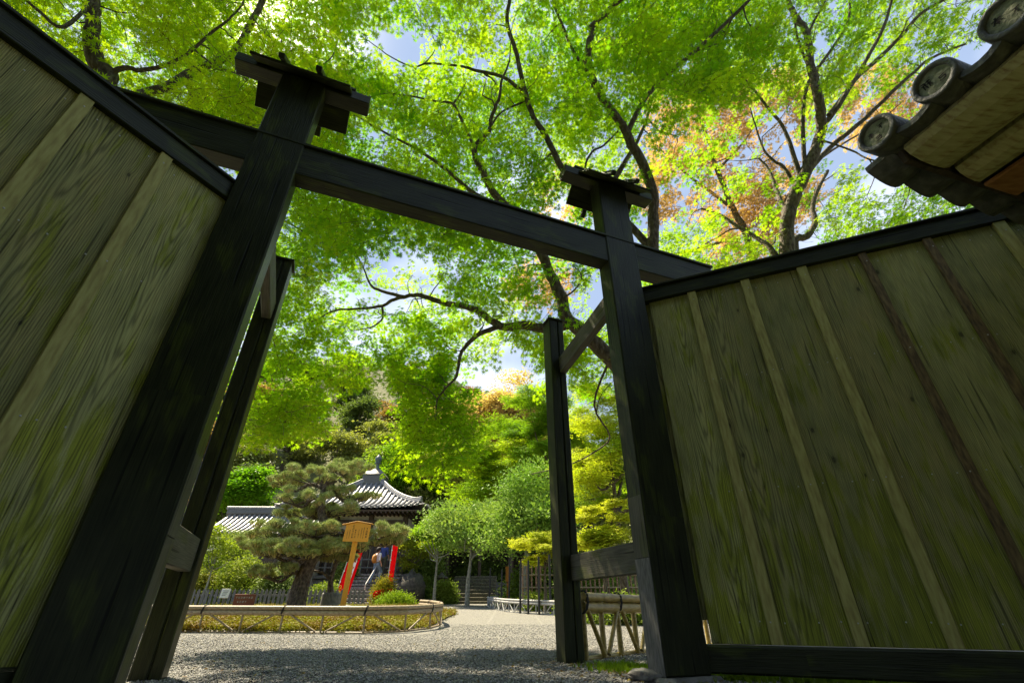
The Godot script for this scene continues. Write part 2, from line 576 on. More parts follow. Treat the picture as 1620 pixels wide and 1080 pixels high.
func make_timber_textures():
	# Black-stained timber: fine grain, rubbed and greenish patches.
	var w := 256
	var hh := 1024
	var im := Image.create(w, hh, false, Image.FORMAT_RGB8)
	var wm := Image.create(w, hh, false, Image.FORMAT_RGB8)
	var bp := Image.create(w, hh, false, Image.FORMAT_L8)
	var n1 := FastNoiseLite.new()
	n1.seed = 61
	n1.frequency = 1.0
	n1.fractal_type = FastNoiseLite.FRACTAL_NONE
	var n2 := FastNoiseLite.new()
	n2.seed = 62
	n2.frequency = 1.0
	n2.fractal_octaves = 4
	for y in hh:
		var v := 2.0 * y / hh
		for x in w:
			var u := 0.5 * x / w
			var fib := n1.get_noise_2d(u * 130.0, v * 2.5)
			var fin := n1.get_noise_2d(u * 320.0 + 50.0, v * 7.0)
			var blot := n2.get_noise_2d(u * 5.0, v * 2.5)
			var green := smoothstep(0.12, 0.45, n2.get_noise_2d(u * 6.0 + 30.0, v * 1.7))
			var crack := smoothstep(0.7, 0.82, n1.get_noise_2d(u * 40.0 + 7.0, v * 0.7))
			var g := Vector3(0.023, 0.027, 0.011).lerp(Vector3(0.042, 0.053, 0.010), green * 0.85)
			g *= (1.0 + 0.35 * fib + 0.2 * fin + 0.35 * blot) * (1.0 - 0.7 * crack)
			im.set_pixel(x, y, Color(g.x, g.y, g.z).linear_to_srgb())
			var k := Vector3(0.085, 0.083, 0.062).lerp(Vector3(0.07, 0.078, 0.03), green * 0.8)
			k *= (1.0 + 0.3 * fib + 0.2 * fin + 0.3 * blot) * (1.0 - 0.7 * crack)
			wm.set_pixel(x, y, Color(k.x, k.y, k.z).linear_to_srgb())
			var b := clampf(0.6 + 0.25 * fib + 0.15 * fin - 0.6 * crack, 0.0, 1.0)
			bp.set_pixel(x, y, Color(b, b, b))
	var bt := ImageTexture.create_from_image(bp)
	for e in [["timber", im, 0.40, 0.22], ["worn_timber", wm, 0.6, 0.2]]:
		var m := plain_mat(e[0], Color.WHITE, e[2])
		m.albedo_texture = ImageTexture.create_from_image(e[1])
		m.heightmap_enabled = true
		m.heightmap_texture = bt
		m.heightmap_scale = e[3]
		m.metallic_specular = 0.28
		m.uv1_scale = Vector3(2.0, 0.5, 1.0)

# ------------------------------------------------------------------ ground
func make_ground():
	var g := Geo.new()
	var ds := [-14.0, 0.0, 2.0, 4.0, 6.0, 8.0, 9.0, 11.0, 14.0, 18.0, 22.0, 26.0, 30.0, 40.0, 80.0, 160.0]
	for i in ds.size() - 1:
		for k in 16:
			var x0 := -96.0 + 12.0 * k
			var q := []
			for e in [[x0, ds[i]], [x0 + 12.0, ds[i]], [x0 + 12.0, ds[i + 1]], [x0, ds[i + 1]]]:
				q.append(Vector3(e[0], ground_y(e[0], -e[1]), -e[1]))
			g.quad(q[0], q[1], q[2], q[3], Vector3.UP)
	setting("gravel_ground", g.mesh(), mats.gravel, "pale grey gravel court sloping gently up to the temple stairs", "ground")
	# trodden earth of the lane outside the gate
	var lane := Geo.new()
	var gt := Transform3D(Basis(Vector3.UP, deg_to_rad(GATE_TURN)), GATE_AT)
	var la := [gt * Vector3(-9, 0, 0.35), gt * Vector3(9, 0, 0.35), gt * Vector3(9, 0, 16), gt * Vector3(-9, 0, 16)]
	for i in 4:
		la[i].y = 0.004
	lane.quad(la[0], la[1], la[2], la[3], Vector3.UP)
	setting("lane", lane.mesh(), mats.earth, "trodden earth lane outside the gate", "lane")
	# the wooded hill behind the halls
	var hgeo := Geo.new()
	var nx := 48
	var nd := 24
	for i in nx:
		for j in nd:
			var q := []
			for e in [[i, j], [i + 1, j], [i + 1, j + 1], [i, j + 1]]:
				var x: float = -96.0 + 192.0 * e[0] / nx
				var d: float = 34.0 + 60.0 * e[1] / nd
				q.append(Vector3(x, hill_y(x, d), -d))
			hgeo.quad(q[0], q[1], q[2], q[3], Vector3.UP)
	setting("hillside", hgeo.mesh(), mats.hill_floor, "steep shaded forest floor of the hill behind the temple", "hill")

func hill_y(x: float, d: float) -> float:
	var t := clampf((d - 36.0) / 40.0, 0.0, 1.4)
	return 0.5 + 33.0 * t * (1.0 + 0.2 * noise.get_noise_2d(x * 0.03, 3.0)) * (1.0 - 0.45 * smoothstep(-14.0, 12.0, x)) + 0.8 * noise.get_noise_2d(x * 0.12, d * 0.12)

# ------------------------------------------------------------------ the gate
func bar(size: Vector3, bev := 0.006) -> ArrayMesh:
	var g := Geo.new()
	g.box(Transform3D.IDENTITY, size, bev, Vector2.ONE, Vector2(rng.randf(), rng.randf()))
	return g.mesh()

func span_part(called: String, lo: Vector3, hi: Vector3, m: Material, parent: Node, bev := 0.006) -> MeshInstance3D:
	return part(called, bar(hi - lo, bev), m, parent, at((lo + hi) * 0.5))

func make_gate():
	var gate := thing("timber_gate", "black-stained open timber gate with two broad posts and a high crossbeam", "gate", GATE_AT, deg_to_rad(GATE_TURN))
	var t: Material = mats.timber
	span_part("crossbeam", Vector3(-4.15, 3.335, -0.165), Vector3(1.355, 3.655, -0.012), t, gate, 0.008)
	span_part("beam_cap", Vector3(-4.17, 3.657, -0.19), Vector3(1.375, 3.685, 0.006), t, gate, 0.004)
	for side in 2:
		var x0 := 0.0 if side == 0 else -3.195
		var inner := 0.0 if side == 0 else -2.84
		span_part("main_post", Vector3(x0, 0.03, -0.185), Vector3(x0 + 0.355, 4.5, 0.0), t, gate, 0.01)
		span_part("footing_stone", Vector3(x0 - 0.05, -0.1, -0.24), Vector3(x0 + 0.41, 0.028, 0.05), mats.stone, gate, 0.02)
		# the weathered inner face was spliced low down
		var fx := -0.004 if side == 0 else -2.84
		span_part("splice_board", Vector3(fx, 0.03, -0.178), Vector3(fx + 0.004, 0.70, -0.008), mats.silver_timber if side == 0 else mats.worn_timber, gate, 0.001)
		span_part("splice_board", Vector3(fx, 0.705, -0.178), Vector3(fx + 0.004, 1.12, -0.008), mats.worn_timber, gate, 0.001)
		# rear prop, its tie and its upper brace
		var rx := -0.01 if side == 0 else -3.095
		# the rear posts have split along the grain
		var rp := Geo.new()
		rp.box(at(Vector3(rx + 0.052, 1.71, -1.4125)), Vector3(0.104, 3.48, 0.185), 0.007, Vector2.ONE, Vector2(0.1, 0.3))
		rp.box(at(Vector3(rx + 0.1485, 1.71, -1.4125)), Vector3(0.073, 3.48, 0.185), 0.007, Vector2.ONE, Vector2(0.6, 0.1))
		rp.box(at(Vector3(rx + 0.1, 1.71, -1.4125)), Vector3(0.04, 3.46, 0.15), 0.0, Vector2.ONE, Vector2(0.6, 0.1))
		part("rear_post", rp.mesh(), t, gate)
		span_part("rear_post_cap", Vector3(rx - 0.02, 3.452, -1.525), Vector3(rx + 0.205, 3.475, -1.30), t, gate, 0.004)
		var tx := 0.115 if side == 0 else -2.985
		span_part("tie_beam", Vector3(tx - 0.03, 0.62, -1.318), Vector3(tx + 0.05, 0.835, -0.187), mats.worn_timber, gate)
		var g := Geo.new()
		g.beam(Vector3(tx + 0.01, 2.83, -1.318), Vector3(tx + 0.01, 3.03, -0.15), 0.08, 0.2, 0.006, Vector2.ONE, Vector2(0.3, 0.1))
		part("brace", g.mesh(), mats.worn_timber, gate)
		make_post_roof(gate, x0 + 0.1775, t)

func make_post_roof(gate: Node3D, cx: float, t: Material):
	var r := Node3D.new()
	r.name = "post_roof"
	gate.add_child(r, true)
	r.position = Vector3(cx, 0, -0.0925)
	part("ridge_beam", bar(Vector3(1.13, 0.11, 0.15), 0.006), t, r, at(Vector3(0, 4.535, 0)))
	for s in [-1.0, 1.0]:
		var slope := Vector3(0, 4.37, s * 0.255) - Vector3(0, 4.615, 0)
		var b := Basis(Vector3.RIGHT, slope.normalized().cross(Vector3.RIGHT), slope.normalized())
		if b.y.y < 0.0:
			b = Basis(Vector3.RIGHT, -b.y, -b.z)
		part("roof_board", bar(Vector3(0.80, 0.024, slope.length()), 0.003), t, r, Transform3D(b, Vector3(0, 4.4925, s * 0.1275)))
		for x in [-0.145, 0.145]:
			var l := slope.length() + 0.09
			part("batten", bar(Vector3(0.05, 0.045, l), 0.005), t, r, Transform3D(b, Vector3(x, 4.615, 0) + slope.normalized() * (l * 0.5) + b.y * 0.036))
	part("ridge_cap", bar(Vector3(0.84, 0.03, 0.09), 0.004), t, r, at(Vector3(0, 4.668, 0)))

# ------------------------------------------------------------------ plank fences
func plank_mesh(w: float, hgt: float, th: float, column: int, v_off := 0.0) -> ArrayMesh:
	var g := Geo.new()
	g.box(Transform3D.IDENTITY, Vector3(w, hgt, th), 0.003, Vector2(1.0 / (8.0 * 0.44), 1.0 / 3.2), Vector2(column / 8.0 + 0.004, v_off))
	return g.mesh()

func make_plank_fences():
	var right := thing("plank_fence", "tall weathered plank fence running from the gate's rear-braced post under the tiled eave", "fence", Vector3(1.245, 0, -3.666), deg_to_rad(-23.5))
	var seams := [-0.07, 0.085, 0.48, 0.935, 1.385, 1.83, 2.27, 2.72, 3.17, 3.62, 4.07, 4.5]
	for i in seams.size() - 1:
		var low := 0.33 if i == 0 else 0.196
		var w: float = seams[i + 1] - seams[i] - (0.006 if i > 0 else -0.03)
		part("plank", plank_mesh(w, 2.96 - low, 0.028, (i * 3 + 1) % 8), mats.plank, right, at(Vector3((seams[i] + seams[i + 1]) * 0.5, (2.96 + low) * 0.5, -0.016 - 0.003 * (i % 2) - (0.03 if i == 0 else 0.0))))
	for i in range(2, 11):
		var worn := i == 5 or i == 6
		var bt := part("batten", plank_mesh(0.072 if not worn else 0.055, 2.755, 0.028, (i * 5) % 8, 0.02), mats.batten if not worn else mats.old_batten, right, at(Vector3(seams[i], 1.575, 0.0145)))
		if worn:
			bt.set_meta("label", "darker unweathered brown batten")
	span_part("top_rail", Vector3(-0.01, 2.952, -0.06), Vector3(4.6, 3.09, 0.04), mats.timber, right)
	span_part("rail_cap", Vector3(-0.01, 3.092, -0.08), Vector3(4.62, 3.115, 0.06), mats.timber, right, 0.003)
	span_part("sill", Vector3(0.005, 0.035, -0.1), Vector3(4.6, 0.192, 0.035), mats.timber, right, 0.012)
	for x in [1.6, 3.4, 4.3]:
		span_part("footing_stone", Vector3(x - 0.12, -0.1, -0.12), Vector3(x + 0.12, 0.034, 0.05), mats.stone, right, 0.02)
	add_nails(right, seams.slice(2, 11), 1.0)
	var left := thing("plank_fence", "tall weathered plank fence standing beside the gate post without a bamboo fence behind it", "fence", Vector3(-2.058, 0, -2.365), deg_to_rad(62.0))
	var ls := [0.0, -0.448, -0.89, -1.335, -1.78, -2.225, -2.67, -3.115, -3.56, -4.0, -4.45]
	for i in ls.size() - 1:
		var w: float = ls[i] - ls[i + 1] - 0.006
		part("plank", plank_mesh(w, 2.77, 0.028, (i * 3 + 4) % 8), mats.plank, left, at(Vector3((ls[i] + ls[i + 1]) * 0.5, 1.565, -0.016 - 0.003 * (i % 2))))
	for i in range(1, ls.size() - 1):
		part("batten", plank_mesh(0.07, 2.765, 0.028, (i * 5 + 3) % 8, 0.02), mats.batten, left, at(Vector3(ls[i], 1.565, 0.0145)))
	span_part("top_rail", Vector3(-4.5, 2.938, -0.06), Vector3(0.01, 3.085, 0.04), mats.timber, left)
	span_part("rail_cap", Vector3(-4.52, 3.087, -0.08), Vector3(0.02, 3.11, 0.06), mats.timber, left, 0.003)
	span_part("sill", Vector3(-4.5, 0.03, -0.1), Vector3(0.0, 0.18, 0.035), mats.timber, left, 0.012)
	add_nails(left, ls.slice(1, 10), -1.0)

func add_nails(fence: Node3D, seams: Array, sg: float):
	var g := Geo.new()
	for x in seams:
		for y in [0.32, 1.15, 2.05, 2.86]:
			for e in [[0.0, 0.0285], [-0.075, -0.001], [0.075, -0.001], [-0.2, -0.001]]:
				var p := Vector3(x + e[0] * sg + rng.randf_range(-0.012, 0.012), y + rng.randf_range(-0.006, 0.006), e[1])
				g.lathe([Vector2(0.0052, 0.0), Vector2(0.0045, 0.0018), Vector2(0.0001, 0.0026)], 6, Transform3D(Basis(Vector3.RIGHT, PI / 2), p))
	var o := part("nail_heads", g.mesh(), mats.nail, fence)
	o.set_meta("kind", "stuff")

# ------------------------------------------------------------------ the near tiled eave
const GLYPHS := [
	[[-0.4, 0.4, 0.4, 0.4], [0.0, 0.4, 0.0, -0.5], [0.05, 0.1, 0.3, -0.1]],
	[[-0.4, 0.2, 0.4, 0.2], [0.0, 0.5, 0.0, -0.5], [0.0, 0.2, -0.4, -0.3], [0.0, 0.2, 0.4, -0.3], [-0.15, -0.25, 0.15, -0.25]],
	[[-0.35, 0.4, 0.35, 0.4], [0.35, 0.4, 0.35, 0.05], [-0.35, 0.05, 0.35, 0.05], [-0.35, 0.05, -0.35, -0.4], [-0.35, -0.4, 0.4, -0.4], [0.4, -0.4, 0.4, -0.2]],
	[[-0.45, 0.35, 0.0, 0.35], [-0.22, 0.5, -0.22, -0.5], [-0.45, 0.05, 0.0, 0.05], [-0.22, 0.0, -0.45, -0.35], [0.1, 0.4, 0.1, -0.1], [0.1, -0.1, 0.0, -0.5], [0.1, 0.2, 0.5, 0.2], [0.32, 0.2, 0.32, -0.5], [0.1, 0.4, 0.45, 0.5]],
]

func glyph(g: Geo, which: int, tf: Transform3D, size: float, thick := 0.1) -> void:
	# brush-like strokes lying in the xy plane of tf
	for s in GLYPHS[which % GLYPHS.size()]:
		var a := Vector3(s[0], s[1], 0) * size
		var b := Vector3(s[2], s[3], 0) * size
		var dir := (b - a).normalized()
		var ac := dir.cross(Vector3.BACK) * size * thick * 0.6
		g.quad(tf * (a - ac), tf * (b - ac * 0.6), tf * (b + ac * 0.6), tf * (a + ac), tf.basis.z)

func make_near_roof():
	var r := thing("tiled_eave_roof", "old tiled roof corner with round marked end tiles and cream eave boards, over the plank fence", "roof", Vector3(2.25, 2.87, -1.79), deg_to_rad(17.0))
	var slope := deg_to_rad(1.5)
	var up := Basis(Vector3.BACK, slope)      # local x climbs
	var pitch := 0.335
	var length := 3.0
	# round ridge tiles with marked end discs
	for i in 9:
		var z := 0.02 + i * pitch
		var rad := 0.106
		var g := Geo.new()
		g.tube([up * Vector3(-0.02, 0.02, 0) + Vector3(0, 0, z), up * Vector3(length, 0.02, 0) + Vector3(0, 0, z)], [rad, rad], 14, false)
		var tile := part("round_tile", g.mesh(), mats.dark_tile, r)
		var face := Transform3D(Basis(Vector3(0, 0, -1), Vector3(0, 1, 0), Vector3(1, 0, 0)).inverse(), Vector3.ZERO)
		var d := Geo.new()
		var lay := Transform3D(up * Basis(Vector3.BACK, PI / 2), up * Vector3(-0.02, 0.02, 0) + Vector3(0, 0, z))
		d.lathe([Vector2(rad + 0.008, -0.16), Vector2(rad + 0.008, 0.02), Vector2(rad, 0.03), Vector2(rad * 0.80, 0.03), Vector2(rad * 0.76, 0.012)], 24, lay)
		part("end_disc_rim", d.mesh(), mats.dark_tile, tile)
		var f := Geo.new()
		f.lathe([Vector2(rad * 0.78, 0.012), Vector2(rad * 0.4, 0.014), Vector2(0.0005, 0.014)], 24, lay)
		part("end_disc_face", f.mesh(), mats.tile_face, tile)
		var k := Geo.new()
		var mk := Transform3D(up * Basis(Vector3(0, 0, -1), Vector3(0, 1, 0), Vector3(-1, 0, 0)), lay * Vector3(0, 0.0165, 0))
		if i == 0:
			for e in [[0, -0.035, 0.02], [1, 0.03, 0.012], [2, 0.0, -0.04]]:
				glyph(k, e[0], mk * at(Vector3(e[1], e[2], 0)), 0.034, 0.22)
		else:
			glyph(k, 3 if i % 2 == 1 else 1, mk * at(Vector3(0.034, 0.012, 0)), 0.050, 0.15)
			glyph(k, 2 if i % 2 == 1 else 0, mk * at(Vector3(-0.034, -0.018, 0)), 0.036, 0.18)
		part("painted_mark", k.mesh(), mats.ink, tile)
	# hollow pan tiles between them: an arc swept up the slope
	for i in 9:
		var z := 0.02 + (i + 0.5) * pitch
		var outline := []
		for s in 2:
			for j in 9:
				var a := lerpf(-1.0, 1.0, j / 8.0) * (1.0 if s == 0 else -1.0)
				outline.append(Vector2(a * 0.165, -0.105 * cos(a * 1.35) + (0.0 if s == 0 else 0.036) + 0.0))
		var g := Geo.new()
		g.prism(outline, Transform3D(up * Basis(Vector3(0, 0, 1), Vector3(0, 1, 0), Vector3(-1, 0, 0)), up * Vector3(length * 0.5 - 0.025, 0, 0) + Vector3(0, 0, z)), length)
		part("pan_tile", g.mesh(), mats.dark_tile, r)
	# boards under the eave, parallel to it
	var rows := [[0.06, 0.44, -0.13, 0.17, "eave_board"], [0.47, 0.70, -0.16, 0.16, "eave_board"], [0.72, 1.02, -0.21, 0.03, "fresh_board"], [1.04, 1.20, -0.30, 0.20, "eave_board"], [1.22, 2.0, -0.22, 0.03, "fresh_board"], [2.0, 3.0, -0.22, 0.03, "eave_board"]]
	for e in rows:
		var g := Geo.new()
		var w: float = e[1] - e[0]
		var cx: float = (e[0] + e[1]) * 0.5
		if e[3] > 0.1:
			var o := []
			for j in 12:
				var a := TAU * j / 12.0
				o.append(Vector2(cos(a) * w * 0.5, sin(a) * e[3] * 0.5))
			g.prism(o, Transform3D(up, up * Vector3(cx, e[2], 0) + Vector3(0, 0, 1.35)), 2.6)
		else:
			g.box(Transform3D(up, up * Vector3(cx, e[2], 0) + Vector3(0, 0, 1.33)), Vector3(w, e[3], 2.6), 0.008)
		part("eave_purlin" if e[3] > 0.1 else "soffit_board", g.mesh(), mats[e[4]], r)
	var sc := Geo.new()
	var spiral := []
	var sr := []
	for j in 22:
		var a := j * 0.45
		spiral.append(up * Vector3(0.585 + cos(a) * (0.075 - j * 0.003), -0.16 + sin(a) * (0.055 - j * 0.002), 0) + Vector3(0, 0, 0.046))
		sr.append(0.008)
	sc.tube(spiral, sr, 5)
	part("carved_scroll", sc.mesh(), mats.eave_board, r)
	# tiles hanging along the verge
	for i in 9:
		var x := 0.10 + i * 0.31
		var o := []
		for j in 9:
			var a := lerpf(-1.0, 1.0, j / 8.0)
			o.append(Vector2(a * 0.16, -0.10 * cos(a * 1.4)))
		o.append(Vector2(0.16, 0.02))
		o.append(Vector2(-0.16, 0.02))
		var g := Geo.new()
		g.prism(o, Transform3D(up, up * Vector3(x + 0.13, -0.06, 0) + Vector3(0, 0, -0.09)), 0.16)
		part("verge_tile", g.mesh(), mats.dark_tile, r)
	var vb := Geo.new()
	vb.box(Transform3D(up, up * Vector3(1.55, -0.13, 0) + Vector3(0, 0, 0.01)), Vector3(2.9, 0.10, 0.035), 0.006)
	part("verge_board", vb.mesh(), mats.old_wood, r)
	for e in [[1.9, 1.9], [2.8, 0.9], [2.8, 2.5]]:
		var top: float = e[0] * tan(slope) - 0.26
		var pg := Geo.new()
		pg.box(at(Vector3(e[0], (top - 2.87) * 0.5, e[1])), Vector3(0.24, 2.87 + top, 0.24), 0.01)
		part("pillar", pg.mesh(), mats.old_wood, r)

# ------------------------------------------------------------------ tiled roofs of the far halls
func roof_slope(parent: Node3D, corner_a: Vector3, corner_b: Vector3, top_a: Vector3, top_b: Vector3, sag: float, ribs: int, rib_r: float, lift := 0.0) -> void:
	# one curved roof face between its eave (corner_a, corner_b) and its top edge, with a rib of round tiles every pitch
	var rows := 10
	var g := Geo.new()
	var pt := func(u: float, t: float) -> Vector3:
		var e := corner_a.lerp(corner_b, u)
		e.y += lift * pow(absf(u * 2.0 - 1.0), 3.0)
		var q := e.lerp(top_a.lerp(top_b, u), t)
		q.y -= sag * sin(PI * t)
		return q
	var cols := 12
	for i in cols:
		for j in rows:
			g.quad(pt.call(float(i) / cols, float(j) / rows), pt.call(float(i + 1) / cols, float(j) / rows), pt.call(float(i + 1) / cols, float(j + 1) / rows), pt.call(float(i) / cols, float(j + 1) / rows), Vector3.UP)
	part("roof_face", g.mesh(), mats.roof_tile, parent)
	# ribs run straight up the slope and stop at the hip
	var along := corner_b - corner_a
	var t0 := (top_a - corner_a).dot(along) / along.length_squared()
	var t1 := (top_b - corner_a).dot(along) / along.length_squared()
	for k in ribs:
		var u := (k + 0.5) / ribs
		var reach := 1.0
		if u < t0:
			reach = u / t0
		elif u > t1:
			reach = (1.0 - u) / (1.0 - t1)
		if reach < 0.06:
			continue
		var pts := []
		var rr := []
		for j in rows + 1:
			var t := reach * j / rows
			# the place on the face at that height with the same distance along the eave
			var lo := lerpf(0.0, t0, t)
			var hi := lerpf(1.0, t1, t)
			var uu := clampf((u - lo) / maxf(hi - lo, 0.001), 0.0, 1.0)
			pts.append(pt.call(uu, t) + Vector3(0, rib_r * 0.35, 0))
			rr.append(rib_r)
		var out: Vector3 = (pts[0] - pts[1]).normalized() * 0.12
		pts.push_front(pts[0] + out)
		rr.push_front(rib_r)
		var tg := Geo.new()
		tg.tube(pts, rr, 6)
		part("tile_row", tg.mesh(), mats.roof_tile, parent)

func ridge(parent: Node3D, a: Vector3, b: Vector3, sag: float, r: float, tip := 0.0) -> void:
	var pts := []
	var rr := []
	for j in 11:
		var t := j / 10.0
		var p := a.lerp(b, t)
		p.y -= sag * sin(PI * t)
		if tip > 0.0 and t > 0.8:
			p.y += tip * pow((t - 0.8) / 0.2, 2.0)
		pts.append(p + Vector3(0, r * 0.5, 0))
		rr.append(r * (1.0 if t < 0.85 else 0.8))
	var g := Geo.new()
	for k in 3:
		var q := []
		for p in pts:
			q.append(p + Vector3(0, k * r * 0.8, 0))
		g.tube(q, rr.map(func(x): return x * (1.0 - 0.22 * k)), 8)
	part("ridge_tiles", g.mesh(), mats.dark_tile if tip == 0.0 else mats.roof_tile, parent)

func make_hall():
	var c := Vector3(-9.2, 0.7, -31.3)
	var hall := thing("temple_hall", "square temple hall with a curved pyramid roof of grey tiles and a bronze finial", "temple hall", c)
	var w := 4.3
	var ey := 4.75
	var ty := 6.95
	var cs := [Vector3(-w, ey, w), Vector3(w, ey, w), Vector3(w, ey, -w), Vector3(-w, ey, -w)]
	var tw := 0.55
	var ts := [Vector3(-tw, ty, tw), Vector3(tw, ty, tw), Vector3(tw, ty, -tw), Vector3(-tw, ty, -tw)]
	for i in 4:
		roof_slope(hall, cs[i], cs[(i + 1) % 4], ts[i], ts[(i + 1) % 4], 0.34, 27, 0.085, 0.2)
		ridge(hall, ts[i] + Vector3(0, 0.05, 0), cs[i] * Vector3(0.93, 1, 0.93) + Vector3(0, 0.22, 0), 0.29, 0.12, 0.14)
	# square tiled cap with a jewel on top
	var cap := Geo.new()
	cap.box(at(Vector3(0, ty + 0.22, 0)), Vector3(1.35, 0.62, 1.35), 0.02)
	part("roof_cap", cap.mesh(), mats.dark_tile, hall)
	var cc := Geo.new()
	cc.lathe([Vector2(0.98, ty + 0.53), Vector2(1.0, ty + 0.60), Vector2(0.72, ty + 0.82), Vector2(0.42, ty + 0.98), Vector2(0.22, ty + 1.05), Vector2(0.2, ty + 1.10)], 4, Transform3D(Basis(Vector3.UP, PI / 4), Vector3.ZERO))
	part("roof_cap_top", cc.mesh(), mats.dark_tile, hall)
	var fin := Geo.new()
	fin.lathe([Vector2(0.16, ty + 1.08), Vector2(0.12, ty + 1.2), Vector2(0.10, ty + 1.4), Vector2(0.22, ty + 1.46), Vector2(0.22, ty + 1.5), Vector2(0.1, ty + 1.54), Vector2(0.2, ty + 1.64), Vector2(0.24, ty + 1.76), Vector2(0.17, ty + 1.9), Vector2(0.03, ty + 2.08), Vector2(0.001, ty + 2.15)], 12)
	part("finial", fin.mesh(), mats.bronze, hall)
	# eave underside, rafters
	var sf := Geo.new()
	sf.box(at(Vector3(0, ey - 0.16, 0)), Vector3(w * 2.0 - 0.2, 0.08, w * 2.0 - 0.2), 0.0)
	part("eave_soffit", sf.mesh(), mats.old_wood, hall)
	var rm := bar(Vector3(0.07, 0.08, 1.5), 0.0)
	for i in 34:
		part("rafter", rm, mats.old_wood, hall, at(Vector3(-w + 0.25 + i * 0.245, ey - 0.25, w - 0.85)))
	var fl := 1.35
	# walls, posts, doors
	var bw := 3.0
	var wall := Geo.new()
	wall.box(at(Vector3(0, (fl + ey) * 0.5, 0)), Vector3(bw * 2.0 - 0.1, ey - fl - 0.4, bw * 2.0 - 0.1), 0.0)
	part("wall", wall.mesh(), mats.plaster, hall)
	var pm := bar(Vector3(0.26, ey - fl - 0.2, 0.26), 0.01)
	for i in 4:
		for k in 2:
			part("pillar", pm, mats.old_wood, hall, at(Vector3(lerpf(-bw, bw, i / 3.0), (fl + ey) * 0.5 - 0.1, bw if k == 0 else -bw)))
	span_part("lintel", Vector3(-bw, ey - 0.75, bw - 0.1), Vector3(bw, ey - 0.5, bw + 0.18), mats.old_wood, hall)
	for i in 3:
		var x := lerpf(-bw, bw, (i + 0.5) / 3.0)
		var door := part("door", bar(Vector3(1.6, 2.1, 0.1), 0.01), mats.old_wood, hall, at(Vector3(x, fl + 1.15, bw - 0.0)))
		for k in 5:
			part("door_bar", bar(Vector3(0.06, 2.0, 0.05), 0.0), mats.black_paint, door, at(Vector3(-0.64 + k * 0.32, 0, 0.07)))
	# stone base and veranda
	span_part("stone_base", Vector3(-3.9, -0.3, -3.9), Vector3(3.9, fl - 0.16, 3.6), mats.stone, hall, 0.03)
	span_part("veranda_floor", Vector3(-4.0, fl - 0.155, -4.0), Vector3(4.0, fl, 3.75), mats.grey_wood, hall, 0.02)
	for k in 2:
		span_part("veranda_rail", Vector3(-3.9, fl + 0.35 + 0.4 * k, 3.55), Vector3(3.9, fl + 0.42 + 0.4 * k, 3.63), mats.grey_wood, hall)
	for i in 9:
		span_part("rail_post", Vector3(-3.9 + i * 0.96, fl, 3.54), Vector3(-3.8 + i * 0.96, fl + 0.9, 3.64), mats.grey_wood, hall)

func make_left_building():
	var b := thing("tiled_side_hall", "low side hall with a gabled grey tile roof behind the garden pine", "hall", Vector3(-13.2, 0.7, -27.2), deg_to_rad(2.0))
	var w := 3.0
	roof_slope(b, Vector3(-w, 3.15, 2.0), Vector3(w, 3.15, 2.0), Vector3(-w + 0.3, 4.35, 0), Vector3(w - 0.3, 4.35, 0), 0.12, 22, 0.07)
	roof_slope(b, Vector3(-w, 3.15, -2.0), Vector3(w, 3.15, -2.0), Vector3(-w + 0.3, 4.35, 0), Vector3(w - 0.3, 4.35, 0), 0.12, 22, 0.07)
	ridge(b, Vector3(-w + 0.2, 4.36, 0), Vector3(w - 0.2, 4.36, 0), -0.03, 0.15)
	var g := Geo.new()
	g.tube([Vector3(-w + 0.1, 4.72, 0), Vector3(w - 0.1, 4.72, 0)], [0.1, 0.1], 8)
	part("ridge_crest", g.mesh(), mats.roof_tile, b)
	var o := [Vector2(-1.7, 0), Vector2(1.7, 0), Vector2(1.7, 3.1), Vector2(0, 4.2), Vector2(-1.7, 3.1)]
	var wl := Geo.new()
	wl.prism(o, Transform3D(Basis(Vector3.UP, PI / 2), Vector3.ZERO), 5.0)
	part("wall", wl.mesh(), mats.plaster, b)
	span_part("soffit", Vector3(-2.95, 3.02, -1.95), Vector3(2.95, 3.10, 1.95), mats.old_wood, b)
	for i in 5:
		span_part("pillar", Vector3(-2.5 + i * 1.22, 0, 1.68), Vector3(-2.36 + i * 1.22, 3.05, 1.8), mats.old_wood, b)
	for i in 4:
		span_part("shutter", Vector3(-2.3 + i * 1.22, 0.5, 1.70), Vector3(-1.34 + i * 1.22, 2.3, 1.76), mats.old_wood, b)

